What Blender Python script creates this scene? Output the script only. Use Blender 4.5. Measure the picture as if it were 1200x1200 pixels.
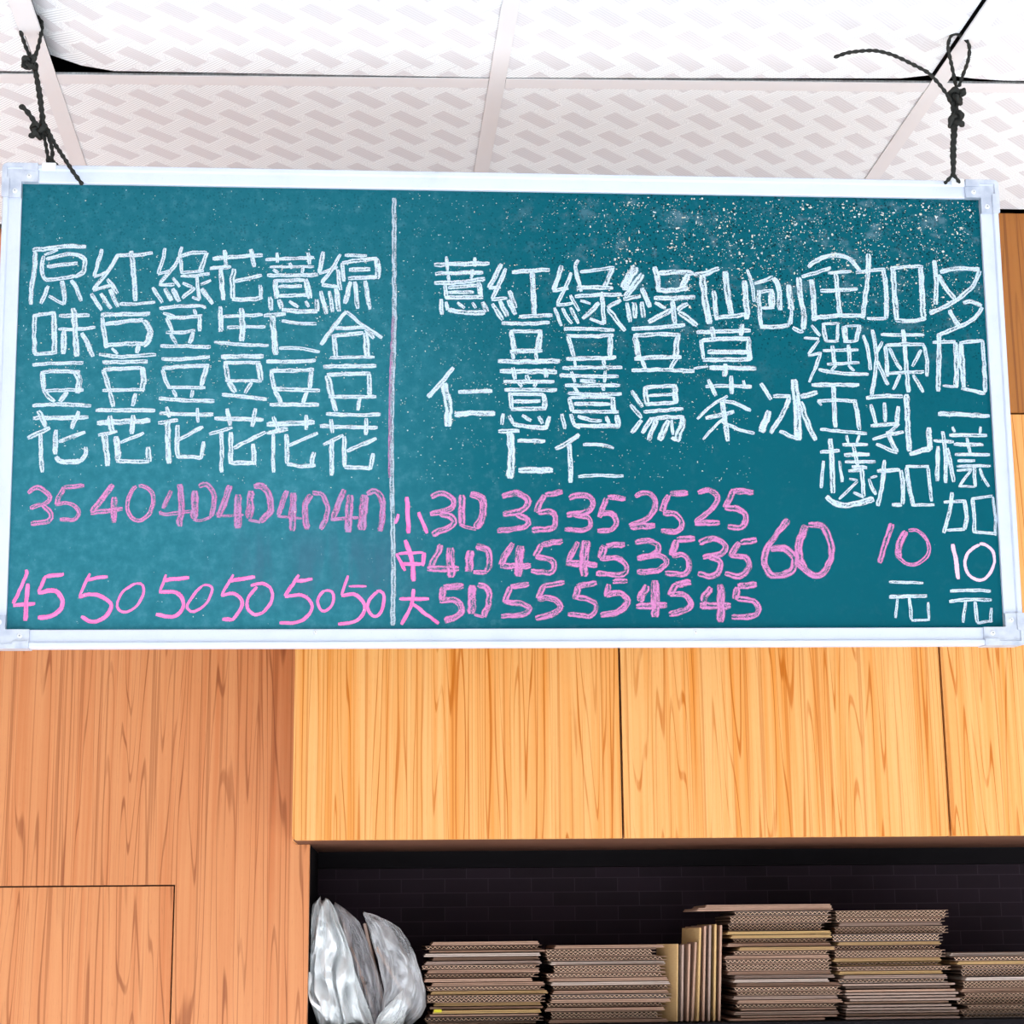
import bpy, bmesh, math, random
from math import sin, cos, pi, sqrt, floor
from mathutils import Vector, Matrix, noise as mnoise

for o in list(bpy.data.objects): bpy.data.objects.remove(o)
S = bpy.context.scene
COL = S.collection
random.seed(7)

# ------------------------------------------------------------------ camera
cd = bpy.data.cameras.new('camera')
cam = bpy.data.objects.new('camera', cd); COL.objects.link(cam)
cd.sensor_fit = 'HORIZONTAL'; cd.sensor_width = 36; cd.lens = 36*2150/1200; cd.clip_start = .05
CR = Matrix(((0.9982245384, -0.0039928982, -0.0594291818), (-0.0587916391, -0.2261216887, -0.9723232616), (-0.0095558392, 0.9740908780, -0.2259549674)))
CR = Matrix((CR[0], CR[1], CR[2]))
EYE = Vector((0, 0, 1.5))
# camera axes in world: columns of the inverse (rows listed above are world<-camera)
cam.matrix_world = Matrix.Translation(EYE) @ CR.to_4x4()
S.camera = cam

# ------------------------------------------------------------------ light
w = bpy.data.worlds.new('daylight'); S.world = w; w.use_nodes = True
w.node_tree.nodes['Background'].inputs[0].default_value = (.86, .93, 1, 1)
w.node_tree.nodes['Background'].inputs[1].default_value = .55
def area(name, loc, rot, sx, sy, power, col):
    l = bpy.data.lights.new(name, 'AREA'); l.shape = 'RECTANGLE'; l.size = sx; l.size_y = sy; l.energy = power; l.color = col
    o = bpy.data.objects.new(name, l); COL.objects.link(o); o.location = loc; o.rotation_euler = rot; return o
# daylight from the open shop front behind the camera, and low sun falling through it onto the pale floor
area('shop_front_daylight', (.3, -2.9, 1.05), (pi/2+.30, 0, 0), 5.0, 2.0, 56, (.93, .97, 1.))
sl = bpy.data.lights.new('sun', 'SUN'); sl.energy = 25; sl.angle = .01; sl.color = (.92, .965, 1.)
so = bpy.data.objects.new('sun', sl); COL.objects.link(so); so.location = (0, -5, 5); so.rotation_euler = (math.radians(66), 0, math.radians(-6))

S.view_settings.view_transform = 'Standard'; S.view_settings.look = 'None'; S.view_settings.gamma = 1; S.view_settings.use_curve_mapping = False
S.view_settings.exposure = 0.0

# ------------------------------------------------------------------ helpers
def lin(c):
    f = lambda v: v/12.92 if v <= .04045 else ((v+.055)/1.055)**2.4
    return (f(c[0]/255), f(c[1]/255), f(c[2]/255), 1)
class G:
    """small node graph writer"""
    def __init__(s, name):
        s.m = bpy.data.materials.new(name); s.m.use_nodes = True; s.t = s.m.node_tree; s.N = s.t.nodes; s.N.clear()
        s.out = s.N.new('ShaderNodeOutputMaterial')
    def put(s, sock, v):
        if v is None: return
        if hasattr(v, 'is_linked') or isinstance(v, bpy.types.NodeSocket): s.t.links.new(v, sock)
        else: sock.default_value = v
    def node(s, typ, out=0, props=None, **ins):
        n = s.N.new(typ)
        for k, v in (props or {}).items(): setattr(n, k, v)
        for k, v in ins.items():
            key = int(k[1:]) if k[0] == 'i' and k[1:].isdigit() else k.replace('_', ' ')
            s.put(n.inputs[key], v)
        return n.outputs[out]
    def m_(s, op, a, b=None, c=None, clamp=False):
        n = s.N.new('ShaderNodeMath'); n.operation = op; n.use_clamp = clamp
        s.put(n.inputs[0], a)
        if b is not None: s.put(n.inputs[1], b)
        if c is not None: s.put(n.inputs[2], c)
        return n.outputs[0]
    def add(s, a, b): return s.m_('ADD', a, b)
    def sub(s, a, b): return s.m_('SUBTRACT', a, b)
    def mul(s, a, b): return s.m_('MULTIPLY', a, b)
    def step(s, x, lo, hi, tlo=0., thi=1.):
        n = s.N.new('ShaderNodeMapRange'); n.interpolation_type = 'SMOOTHSTEP'
        for i, v in enumerate((x, lo, hi, tlo, thi)): s.put(n.inputs[i], v)
        return n.outputs[0]
    def obj(s): return s.node('ShaderNodeTexCoord', 3)
    def uv(s): return s.node('ShaderNodeTexCoord', 2)
    def scale(s, v, sc, off=None):
        n = s.N.new('ShaderNodeVectorMath'); n.operation = 'MULTIPLY_ADD'
        s.put(n.inputs[0], v); n.inputs[1].default_value = sc; s.put(n.inputs[2], off if off is not None else (0, 0, 0)); return n.outputs[0]
    def xyz(s, v):
        n = s.N.new('ShaderNodeSeparateXYZ'); s.put(n.inputs[0], v); return n.outputs
    def vec(s, x, y, z):
        n = s.N.new('ShaderNodeCombineXYZ'); s.put(n.inputs[0], x); s.put(n.inputs[1], y); s.put(n.inputs[2], z); return n.outputs[0]
    def noise(s, v, sc=1., det=2., rough=.5, dist=0.):
        return s.node('ShaderNodeTexNoise', 0, None, Vector=v, Scale=sc, Detail=det, Roughness=rough, Distortion=dist)
    def voro(s, v, sc=1., out=0, feat='F1', rnd=1.):
        return s.node('ShaderNodeTexVoronoi', out, {'feature': feat}, Vector=v, Scale=sc, Randomness=rnd)
    def mix(s, f, a, b):
        n = s.N.new('ShaderNodeMix'); n.data_type = 'RGBA'; s.put(n.inputs[0], f); s.put(n.inputs[6], a); s.put(n.inputs[7], b); return n.outputs[2]
    def bump(s, h, st=.3, d=.002):
        return s.node('ShaderNodeBump', 0, None, Strength=st, Distance=d, Height=h)
    def bsdf(s, col, rough=.5, nrm=None, spec=.5, metal=0., alpha=None):
        n = s.N.new('ShaderNodeBsdfPrincipled'); s.put(n.inputs['Base Color'], col); s.put(n.inputs['Roughness'], rough)
        n.inputs['Specular IOR Level'].default_value = spec; n.inputs['Metallic'].default_value = metal
        if nrm is not None: s.put(n.inputs['Normal'], nrm)
        if alpha is not None: s.put(n.inputs['Alpha'], alpha)
        return n.outputs[0]
    def done(s, sh): s.put(s.out.inputs[0], sh); return s.m

def mesh_obj(name, bm, mat, parent=None, smooth=False, kind=None):
    me = bpy.data.meshes.new(name); bm.normal_update(); bm.to_mesh(me); bm.free()
    if smooth:
        for p in me.polygons: p.use_smooth = True
    if mat: me.materials.append(mat)
    o = bpy.data.objects.new(name, me); COL.objects.link(o)
    if parent: o.parent = parent
    if kind: o['kind'] = kind
    return o
def empty(name, loc, label, cat, group=None):
    o = bpy.data.objects.new(name, None); COL.objects.link(o); o.location = loc; o.empty_display_size = .05
    o['label'] = label; o['category'] = cat
    if group: o['group'] = group
    return o
def box(bm, a, b, bev=0.):
    x0, y0, z0 = a; x1, y1, z1 = b
    vs = [bm.verts.new(p) for p in ((x0,y0,z0),(x1,y0,z0),(x1,y1,z0),(x0,y1,z0),(x0,y0,z1),(x1,y0,z1),(x1,y1,z1),(x0,y1,z1))]
    fs = [bm.faces.new([vs[i] for i in q]) for q in ((3,2,1,0),(4,5,6,7),(0,1,5,4),(1,2,6,5),(2,3,7,6),(3,0,4,7))]
    if bev:
        es = list({e for f in fs for e in f.edges})
        bmesh.ops.bevel(bm, geom=es, offset=bev, segments=2, affect='EDGES')
    return vs
def BX(name, a, b, mat, parent=None, bev=0., kind=None):
    bm = bmesh.new(); box(bm, a, b, bev); return mesh_obj(name, bm, mat, parent, kind=kind)
def prism(bm, poly, h0, h1, axes='xz'):
    """polygon in the xz plane extruded along y (h0..h1)"""
    lo = [bm.verts.new((p[0], h0, p[1])) for p in poly]; hi = [bm.verts.new((p[0], h1, p[1])) for p in poly]
    n = len(poly); bm.faces.new(lo); bm.faces.new(hi[::-1])
    for i in range(n): bm.faces.new((lo[i], hi[i], hi[(i+1) % n], lo[(i+1) % n]))
    bmesh.ops.recalc_face_normals(bm, faces=bm.faces)

# ------------------------------------------------------------------ materials
def plain(name, c, rough=.6, spec=.4, var=.06, sc=6.):
    g = G(name); o = g.obj(); n = g.noise(o, sc, 4)
    c = lin(c) if max(c) > 1.5 else c
    d = tuple(v*(1-var*2) for v in c[:3])+(1,)
    return g.done(g.bsdf(g.mix(n, c, d), rough, None, spec))
def wood(name, light, mid, dark, freq=1., seed=0., rough=.38):
    g = G(name); o = g.obj(); rnd = g.node('ShaderNodeObjectInfo', 5)
    off = g.vec(g.mul(rnd, 17.), seed, g.mul(rnd, 9.))
    p = g.scale(o, (1, 1, 1), off)
    big = g.noise(g.scale(p, (17*freq, 3, .62)), 1., 2.2, .45, .25)
    rings = g.m_('FRACT', g.mul(big, 21.))
    line = g.step(g.m_('ABSOLUTE', g.sub(rings, .5)), .40, .47)              # thin dark figure lines
    soft = g.noise(g.scale(p, (70*freq, 20, 1.1)), 1., 3., .6)
    fine = g.noise(g.scale(p, (420, 120, 4.)), 1., 2., .6)
    streak = g.step(g.noise(g.scale(p, (46*freq, 9, .35)), 1., 2., .5, .1), .42, .60)
    pores = g.step(g.noise(g.scale(p, (170*freq, 40, .9)), 1., 2., .5), .585, .635)
    dots = g.noise(g.scale(p, (900, 300, 60.)), 1., 1.)
    c = g.mix(g.step(soft, .32, .68), lin(light), lin(mid))
    c = g.mix(g.mul(streak, .5), c, lin(light))
    c = g.mix(g.mul(line, g.step(soft, .3, .62, .08, .95)), c, lin(dark))
    c = g.mix(g.mul(pores, .5), c, lin(dark))
    c = g.mix(g.step(fine, .5, .78, 0, .35), c, lin(mid))
    c = g.mix(g.step(dots, .62, .75, 0, .2), c, lin(dark))
    return g.done(g.bsdf(c, rough, g.bump(fine, .05, .0005), .3))
M = {}
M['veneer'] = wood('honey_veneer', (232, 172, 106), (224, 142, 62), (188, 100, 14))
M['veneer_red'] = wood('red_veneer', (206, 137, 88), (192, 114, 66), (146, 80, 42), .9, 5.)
M['veneer_shaded'] = wood('shaded_fascia_veneer', (170, 106, 48), (152, 88, 36), (104, 54, 22), .6, 9.)  # cabinet veneer made darker: shading near the ceiling is painted into its colour
M['edge'] = plain('dark_edge', (96, 58, 40), .6)
M['black'] = plain('black_paint', (20, 17, 20), .85, .1)
M['plenum'] = plain('plenum', (38, 36, 38), .9, .1)
M['wallpaint'] = plain('wall_paint', (222, 218, 210), .8, .2)
M['floor'] = plain('floor_tile', (222, 226, 230), .6, .3)
M['tee'] = plain('painted_tee', (222, 220, 222), .45, .4, .02, 20.)
M['white_clip'] = plain('white_clip', (240, 240, 242), .5)
M['screw'] = plain('screw_steel', (225, 225, 228), .35, .7)
M['slot'] = plain('screw_slot', (95, 95, 100), .6)
M['rope'] = plain('black_cord', (50, 50, 47), .8, .25, .35, 300.)
# brushed pale aluminium of the board frame
g = G('pale_aluminium'); o = g.obj()
n1 = g.noise(g.scale(o, (14, 14, 14)), 1., 5., .7); n2 = g.noise(o, 900., 2.)
c = g.mix(g.step(n1, .45, .75), lin((202, 207, 221)), lin((194, 200, 216))); c = g.mix(g.step(n2, .68, .75, 0, .5), c, lin((150, 150, 165)))
M['frame'] = g.done(g.bsdf(c, .42, None, .5, .1))
g = G('corner_metal'); o = g.obj(); n1 = g.noise(o, 60., 4.)
M['corner'] = g.done(g.bsdf(g.mix(g.step(n1, .35, .7), lin((196, 200, 211)), lin((170, 176, 192))), .38, None, .5, .25))
# brick wallpaper
g = G('brick_wallpaper'); o = g.obj(); q = g.xyz(o)
br = g.N.new('ShaderNodeTexBrick'); g.put(br.inputs['Vector'], g.vec(q[0], q[2], 0.)); br.inputs['Scale'].default_value = 1.
br.inputs['Brick Width'].default_value = .0735; br.inputs['Row Height'].default_value = .0235; br.inputs['Mortar Size'].default_value = .0008; br.inputs['Mortar Smooth'].default_value = .3
br.inputs['Color1'].default_value = lin((44, 32, 41)); br.inputs['Color2'].default_value = lin((36, 26, 33)); br.inputs['Mortar'].default_value = lin((58, 48, 56))
M['brick'] = g.done(g.bsdf(br.outputs[0], .8, None, .15))
# embossed basket-weave ceiling tile (UV in metres)
g = G('woven_ceiling_tile'); q = g.xyz(g.uv()); CELL = .0605; gl = CELL/sqrt(2)
x = g.sub(q[0], 0.0674); y = g.sub(q[1], 0.0719)
u = g.mul(g.sub(x, y), 1/sqrt(2)); v = g.mul(g.add(x, y), 1/sqrt(2))
def bars(uc, vc, hu, hv):
    res = None
    for k in (0, 1):
        a = g.m_('ABSOLUTE', g.m_('WRAP', g.sub(u, uc+k*gl), gl, -gl)); b = g.m_('ABSOLUTE', g.m_('WRAP', g.sub(v, vc+k*gl), gl, -gl))
        r = g.mul(g.step(a, hu-.0008, hu+.0008, 1., 0.), g.step(b, hv-.0008, hv+.0008, 1., 0.))
        res = r if res is None else g.m_('MAXIMUM', res, r)
    return res
LB = bars(gl, 0., .031, .0118); GB = bars(0., 0., .0118, .0285)
lines_l = g.m_('SINE', g.mul(v, 2*pi/.0043)); lines_g = g.m_('SINE', g.mul(u, 2*pi/.0043))
o2 = g.uv(); fuzz = g.noise(o2, 520., 3., .7)
ln = g.add(g.mul(lines_l, LB), g.mul(lines_g, GB))
base = g.mix(g.step(fuzz, .4, .62), lin((216, 220, 224)), lin((250, 253, 255)))
c = g.mix(GB, base, g.mix(g.step(lines_g, -1., 1.), lin((208, 207, 211)), lin((220, 220, 224))))
c = g.mix(LB, c, g.mix(g.step(lines_l, -.6, .6), lin((214, 218, 222)), lin((248, 251, 253))))
hgt = g.add(g.add(g.mul(LB, 1.), g.mul(GB, .55)), g.add(g.mul(ln, .10), g.mul(fuzz, .25)))
M['tile'] = g.done(g.bsdf(c, .45, g.bump(hgt, .25, .0012), .35))
# chalkboard steel: teal, dusty, with dark pits and wiped patches
g = G('green_chalkboard'); o = g.obj(); q = g.xyz(o)
n1 = g.noise(o, 5., 4., .6); n2 = g.noise(g.scale(o, (60, 1, 60)), 1., 4., .7); n3 = g.noise(g.scale(o, (1400, 1, 1400)), 1., 2.)
wipe = g.noise(g.scale(o, (30, 1, 6)), 1., 4., .65, .6)
c = g.mix(n1, lin((0, 76, 89)), lin((2, 86, 99)))
dusty = g.mul(g.step(g.add(q[0], g.mul(g.sub(n1, .5), .25)), .12, -.30), g.step(g.add(q[2], g.mul(g.sub(n1, .5), .2)), .30, -.12, .45, 1.))   # wiped chalk film on the left half
c = g.mix(g.mul(dusty, g.step(n2, .25, .7, .55, 1.)), c, lin((46, 115, 129)))
c = g.mix(g.mul(g.step(n2, .5, .75, 0, .14), g.step(q[0], .35, -.1, .25, 1.)), c, lin((110, 150, 165)))
right = g.step(q[0], -.12, .25); top = g.step(q[2], -.02, .24)
pit = g.step(g.voro(g.scale(o, (260, 1, 260)), 1.), .27, .42, 1., 0.)
pitm = g.step(g.noise(g.scale(o, (90, 1, 90)), 1., 3., .7), .42, .56)
topb = g.step(q[2], -.06, .2); c = g.mix(g.mul(g.mul(pit, pitm), g.mul(g.add(g.mul(right, .75), .3), topb)), c, lin((0, 46, 56)))
haze = g.mul(g.step(g.noise(g.scale(o, (26, 1, 34)), 1., 5., .7), .52, .68), g.mul(g.mul(right, top), .32)); c = g.mix(haze, c, lin((130, 150, 164)))
smx = g.mul(g.step(q[0], -.42, -.3), g.step(q[0], -.16, -.08, 1., 0.)); smz = g.mul(g.step(q[2], -.27, -.22), g.step(q[2], -.20, -.13, 1., 0.))
c = g.mix(g.mul(g.mul(smx, smz), g.step(wipe, .38, .62, .12, .55)), c, lin((62, 92, 112)))
c = g.mix(g.step(n3, .62, .75, 0, .06), c, lin((150, 190, 200)))
M['board'] = g.done(g.bsdf(c, .6, g.bump(n3, .05, .0004), .06))
def chalk(name, ca, cb, cov=.36, hole=.0):
    g = G(name); uv = g.uv(); q = g.xyz(uv); o = g.obj()
    streak = g.noise(g.vec(g.mul(q[0], 55.), g.mul(q[1], 3.2), 0.), 1., 3., .6)
    grain = g.noise(g.scale(o, (750, 750, 750)), 1., 3., .7)
    edge = g.m_('ABSOLUTE', g.sub(q[1], .5))
    dens = g.add(g.add(g.mul(streak, .75), g.mul(grain, .55)), g.mul(edge, .26))
    a = g.step(dens, cov, cov+.20)
    a = g.mul(a, g.step(g.add(edge, g.mul(grain, .40)), .56, .68, 1., 0.))
    col = g.mix(g.step(streak, .35, .65), lin(ca), lin(cb))
    return g.done(g.bsdf(col, .9, None, .1, 0., a))
M['w'] = chalk('white_chalk', (216, 222, 230), (178, 198, 214), 0.53)
M['l'] = chalk('dusty_white_chalk', (200, 202, 212), (158, 178, 190), 0.56)
M['p'] = chalk('pink_chalk', (222, 146, 194), (190, 118, 168), 0.56)
M['s'] = chalk('smeared_pink_chalk', (216, 124, 180), (158, 128, 166), 0.55)
M['k'] = chalk('bright_pink_chalk', (228, 106, 170), (226, 132, 184), 0.40)
M['q'] = chalk('pale_pink_chalk', (230, 192, 214), (218, 180, 206), 0.42)
g = G('chalk_crumbs'); rnd = g.node('ShaderNodeNewGeometry', 8)
M['speck'] = g.done(g.bsdf(g.mix(rnd, lin((196, 206, 212)), lin((208, 198, 176))), .9, None, .1))
# cardboard
def card(name, a, b):
    g = G(name); o = g.obj(); n = g.noise(g.scale(o, (140, 140, 900)), 1., 3., .6); rnd = g.node('ShaderNodeObjectInfo', 5)
    c = g.mix(n, lin(a), lin(b)); c = g.mix(g.mul(rnd, .45), c, lin((150, 118, 98)))
    return g.done(g.bsdf(c, .85, None, .1))
M['card'] = card('kraft_cardboard', (212, 174, 152), (168, 132, 114))
M['card_y'] = card('tan_cardboard', (228, 192, 136), (200, 160, 108))
M['card_g'] = card('grey_cardboard', (200, 176, 164), (156, 130, 120))
M['card_w'] = card('bleached_cardboard', (236, 222, 212), (205, 182, 170))
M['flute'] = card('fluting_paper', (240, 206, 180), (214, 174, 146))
M['flute_shade'] = card('shaded_fluting_paper', (44, 33, 30), (34, 26, 24))  # near-black paper tone: shade inside the flute holes put into the colour
M['yellow'] = plain('yellow_tape', (238, 226, 40), .6)

# ------------------------------------------------------------------ the room
CZ = 2.640
def struct(name, a, b, mat): o = BX(name, a, b, mat); o['kind'] = 'structure'; return o
struct('floor', (-2.6, -3.2, -.1), (3.2, 3.4, 0), M['floor'])
struct('wall_left', (-2.6, -3.2, 0), (-2.5, 3.4, 2.9), M['wallpaint'])
struct('wall_right', (3.1, -3.2, 0), (3.2, 3.4, 2.9), M['wallpaint'])
struct('wall_back', (-2.5, 3.25, 0), (3.1, 3.4, 2.9), M['wallpaint'])
ceil = struct('ceiling', (-2.6, -3.2, 2.80), (3.2, 3.4, 2.9), M['plenum'])

# suspended ceiling: main tees run away from the camera, cross tees along the wall
BD = Vector((-.029, 1, 0)).normalized(); SD = Vector((1, -.0177, 0)).normalized()
PITCH = .6075
def gp(i, k, dx=0., dy=0., z=CZ):   # node (beam i, seam k); i=0 is the middle beam
    o = Vector((.1266, 2.3003, 0)); p = o + SD*(i*PITCH+dx) + BD*(k*PITCH+dy); p.z = z; return p
tn = 0
def strip(name, p0, p1, halfw, side, z0=CZ, t=.0014, stem=True, label=None):
    bm = bmesh.new()
    a, b = p0, p1
    def slab(w0, w1, za, zb):
        vs = [bm.verts.new(Vector((q.x, q.y, zz))+side*ww) for zz in (za, zb) for q, ww in ((a, w0), (b, w0), (b, w1), (a, w1))]
        for f in ((0,1,2,3), (7,6,5,4), (0,4,5,1), (1,5,6,2), (2,6,7,3), (3,7,4,0)): bm.faces.new([vs[i] for i in f])
    slab(-halfw, halfw, z0, z0+t)
    if stem: slab(-.0012, .0012, z0+t, z0+.032)
    nst = len(bm.faces)-6 if stem else 999
    bmesh.ops.recalc_face_normals(bm, faces=bm.faces)
    global tn; tn += 1
    o = mesh_obj('trim_%d' % tn, bm, M['tee']); o['kind'] = 'structure'; o.data.materials.append(M['plenum'])
    for p in o.data.polygons:
        if p.index >= nst: p.material_index = 1  # stems coloured dark like the plenum: shade in the tile gaps painted on
    return o
YW = 2.736
for i in range(-4, 5):
    k1 = ((YW if i > 0 else 2.857) - gp(i, 0).y)/PITCH/BD.y
    p1 = gp(i, k1); p0 = gp(i, -4)
    if abs(p0.x) < 2.4: strip('tee', p0, p1, .0112, SD, CZ)
for k in (-4, -3, -2, -1, 0):
    for i in range(-4, 4):
        if gp(i, k).x < -2.45 or gp(i+1, k).x > 3.05: continue
        strip('cross', gp(i, k, .0118), gp(i+1, k, -.0118), .0125, BD, CZ+.0006, .0012, False) if k else strip('cross', gp(i, k, .0118, .0135), gp(i+1, k, -.0118, .0135), .0135, BD, CZ+.0006, .0012, False)
# doubled-up sleeve on the two tees that carry the cords
for i, yk in ((-1, -.355-.0), (1, -.185)):
    pass
# where one length of tee is joined over the next
strip('sleeve', gp(-1, -.9, -.003), gp(-1, -.187, -.003), .0136, SD, CZ-.0016, .0016, False)
strip('sleeve', gp(1, -.9, .002), gp(1, -.200, .002), .0128, SD, CZ-.0016, .0016, False)

# tiles (children of the ceiling); per-tile lift of corners leaves the dark gaps of the photo
gaps = {(-1, -1): (.0105, .0005), (0, -1): (.0003, .0115), (1, -1): (.008, .002), (-2, -1): (.0045, .0055)}
for i in range(-4, 4):
    for k in (-4, -3, -2, -1, 0):
        if gp(i, k).x < -2.45 or gp(i+1, k).x > 3.0: continue
        NX, NY = 14, 3; yw = YW if i >= 0 else 2.857
        y1 = 1. if k < 0 else (YW-.004 - gp(i, 0).y)/PITCH
        bm = bmesh.new(); ul = bm.loops.layers.uv.new('uv'); vs = {}
        g0, g1 = gaps.get((i, k), (-.002, -.002))
        for a in range(NX+1):
            for b in range(NY+1):
                fx = a/NX; cut = .0132 if (i, k) in ((0, -1), (-2, -1)) else .004; cutl = .004; fx2 = cutl/PITCH + fx*(1-(cut+cutl)/PITCH)
                if k == 0:
                    yy = (yw-.003-gp(i, 0).y)/PITCH/BD.y - SD.y*0
                    ky = .012/PITCH + (b/NY)*(yy-.012/PITCH)
                    p = gp(i+fx2, ky); 
                    if b == NY: p += BD*((yw-.003-p.y)/BD.y)
                else:
                    far = 1 - (g0+(g1-g0)*fx)/PITCH
                    ky = .004/PITCH + (b/NY)*(far-.004/PITCH)
                    p = gp(i+fx2, k+ky)
                z = CZ+.0024
                if (i, k) == (-1, -1): z += .022*max(0, 1-fx/.14)**1.6
                if (i, k) == (1, -1): z += .008*max(0, 1-fx/.10)
                if (i, k) == (0, -1): z += .005*max(0, (fx-.93)/.07)
                p.z = z
                top = p.copy(); top.z += .008
                vs[a, b, 0] = bm.verts.new(p); vs[a, b, 1] = bm.verts.new(top); vs[a, b, 'uv'] = (fx2*PITCH, ky*PITCH)
        def face(ks):
            f = bm.faces.new([vs[q] for q in ks])
            for l, q in zip(f.loops, ks): l[ul].uv = vs[q[0], q[1], 'uv']
        for a in range(NX):
            for b in range(NY):
                face([(a, b, 0), (a, b+1, 0), (a+1, b+1, 0), (a+1, b, 0)]); face([(a, b, 1), (a+1, b, 1), (a+1, b+1, 1), (a, b+1, 1)])
        for a in range(NX):
            face([(a, 0, 0), (a+1, 0, 0), (a+1, 0, 1), (a, 0, 1)]); face([(a+1, NY, 0), (a, NY, 0), (a, NY, 1), (a+1, NY, 1)])
        for b in range(NY):
            face([(0, b+1, 0), (0, b, 0), (0, b, 1), (0, b+1, 1)]); face([(NX, b, 0), (NX, b+1, 0), (NX, b+1, 1), (NX, b, 1)])
        mesh_obj('ceiling_tile', bm, M['tile'], ceil)

# niche behind the shelf
struct('wall_niche', (-.14, 3.17, 1.0), (2.6, 3.20, 1.70), M['brick'])
struct('trim_30', (-.139, 3.135, 1.6155), (2.6, 3.168, 1.70), M['black'])

# ------------------------------------------------------------------ built-in cupboards
FY = 2.739
cab = empty('wall_cabinet', (-.16, FY, 1.642), 'long honey-veneer wall cabinet behind the chalkboard, above the dark shelf niche', 'cabinet')
inv = -cab.location
def rel(p): return tuple(Vector(p)+inv)
BX('carcass', rel((-.1590, FY+.019, 1.6425)), rel((2.6, 3.134, 2.302)), M['edge'], cab)
BX('side_panel', rel((-.1600, FY+.0185, 1.6421)), rel((-.1591, 2.8597, 2.6375)), M['veneer'], cab)
seams = [-.16, .3278, .8201, 1.3115, 1.80, 2.29, 2.6]
for a, b in zip(seams[:-1], seams[1:]):
    bm = bmesh.new()
    x0 = a + (.0018 if a > -.1 else 0); x1 = b - .0018
    x0 -= cab.location.x; x1 -= cab.location.x
    if a < -.1:
        r = .007; poly = [(x0, .656), (x0, r)] + [(x0+r-r*cos(t), r-r*sin(t)) for t in (pi/8, pi/4, 3*pi/8)] + [(x0+r, 0), (x1, 0), (x1, .656)]
    else: poly = [(x0, 0), (x1, 0), (x1, .656), (x0, .656)]
    prism(bm, poly, 0, .018); mesh_obj('door', bm, M['veneer'], cab)
BX('fascia_panel', rel((-.1600, FY, 2.3012)), rel((2.6, FY+.018, 2.6375)), M['veneer_shaded'], cab)
LY = 2.86
sc = empty('storage_cupboard', (-.14, LY, 0), 'red-brown veneer cupboard front left of the shelf niche, with flush lower door', 'cupboard')
def rs(p): return tuple(Vector(p)-sc.location)
DX, DZ = -.3430, 1.5818
bm = bmesh.new()
prism(bm, [(x-sc.location.x, z) for x, z in ((-2.4, DZ+.0011), (DX+.0011, DZ+.0011), (DX+.0011, 0), (-.1400, 0), (-.1400, 1.6417), (-.1615, 1.6417), (-.1615, 2.637), (-2.4, 2.637))], 0, .018)
mesh_obj('front_panel', bm, M['veneer_red'], sc)
BX('side_panel', rs((-.158, LY+.0182, 0)), rs((-.1400, 3.169, 1.6417)), M['black'], sc)
BX('door', rs((-.95, LY-.0004, .06)), rs((DX-.0011, LY+.018, DZ-.0011)), M['veneer_red'], sc, .0006)
BX('door', rs((-2.39, LY-.0004, .06)), rs((-.9522, LY+.018, DZ-.0011)), M['veneer_red'], sc, .0006)
BX('carcass', rs((-2.4, LY+.020, .0)), rs((-.160, LY+.30, 1.6410)), M['edge'], sc)
# shelf the cartons stand on
SZ = 1.371
shf = empty('shelf', (1.2, 2.875, SZ-.03), 'dark shelf board in the niche under the honey-veneer cabinet', 'shelf')
BX('board', (-1.3385, 0, 0), (1.4, .294, .03), M['black'], shf, .001)
BX('lip', (-1.3385, -.004, -.012), (1.4, -.0002, .0295), M['black'], shf)

# ------------------------------------------------------------------ chalkboard
BC = Vector((0.1385690903, 2.22, 2.1531923305)); RX, RY, RZ = 0.0540224324, -0.0061391072, 0.0203534613
HW, HH = 1.2346628/2, .5652142/2
cb = empty('chalkboard', BC, 'green chalkboard menu with handwritten prices, hung by two black cords from the ceiling', 'chalkboard')
cb.rotation_euler = (RX, RY, RZ)
BM = Matrix.Translation(BC) @ cb.rotation_euler.to_matrix().to_4x4()
BX('writing_surface', (-HW-.012, 0, -HH-.012), (HW+.012, .010, HH+.012), M['board'], cb)
BX('backing', (-HW-.019, .0102, -HH-.017), (HW+.019, .0145, HH+.017), M['edge'], cb)
FW = .0222
prof = [(0, .0), (0, -.0095), (.0012, -.0105), (.0056, -.0105), (.0066, -.0095), (.0066, -.0078), (.0074, -.0066), (.0205, -.0058), (FW, -.005), (FW, -.0002), (.010, -.0002), (.010, .0148), (.0, .0148)]
def rail(name, horizontal, sgn):
    L = (HW if horizontal else HH) + (.0222 if horizontal else -.0002)
    bm = bmesh.new(); rings = []
    for s in (-1, 1):
        ring = []
        for t, y in prof:
            d = (HH if horizontal else HW) + FW - t
            ring.append(bm.verts.new((s*L, y, sgn*d) if horizontal else (sgn*d, y, s*L)))
        rings.append(ring)
    n = len(prof)
    for i in range(n): bm.faces.new((rings[0][i], rings[1][i], rings[1][(i+1) % n], rings[0][(i+1) % n]))
    bm.faces.new(rings[0]); bm.faces.new(rings[1][::-1]); bmesh.ops.recalc_face_normals(bm, faces=bm.faces)
    return mesh_obj(name, bm, M['frame'], cb)
rails = [rail('frame_rail', True, 1), rail('frame_rail', True, -1), rail('frame_rail', False, 1), rail('frame_rail', False, -1)]
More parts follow.
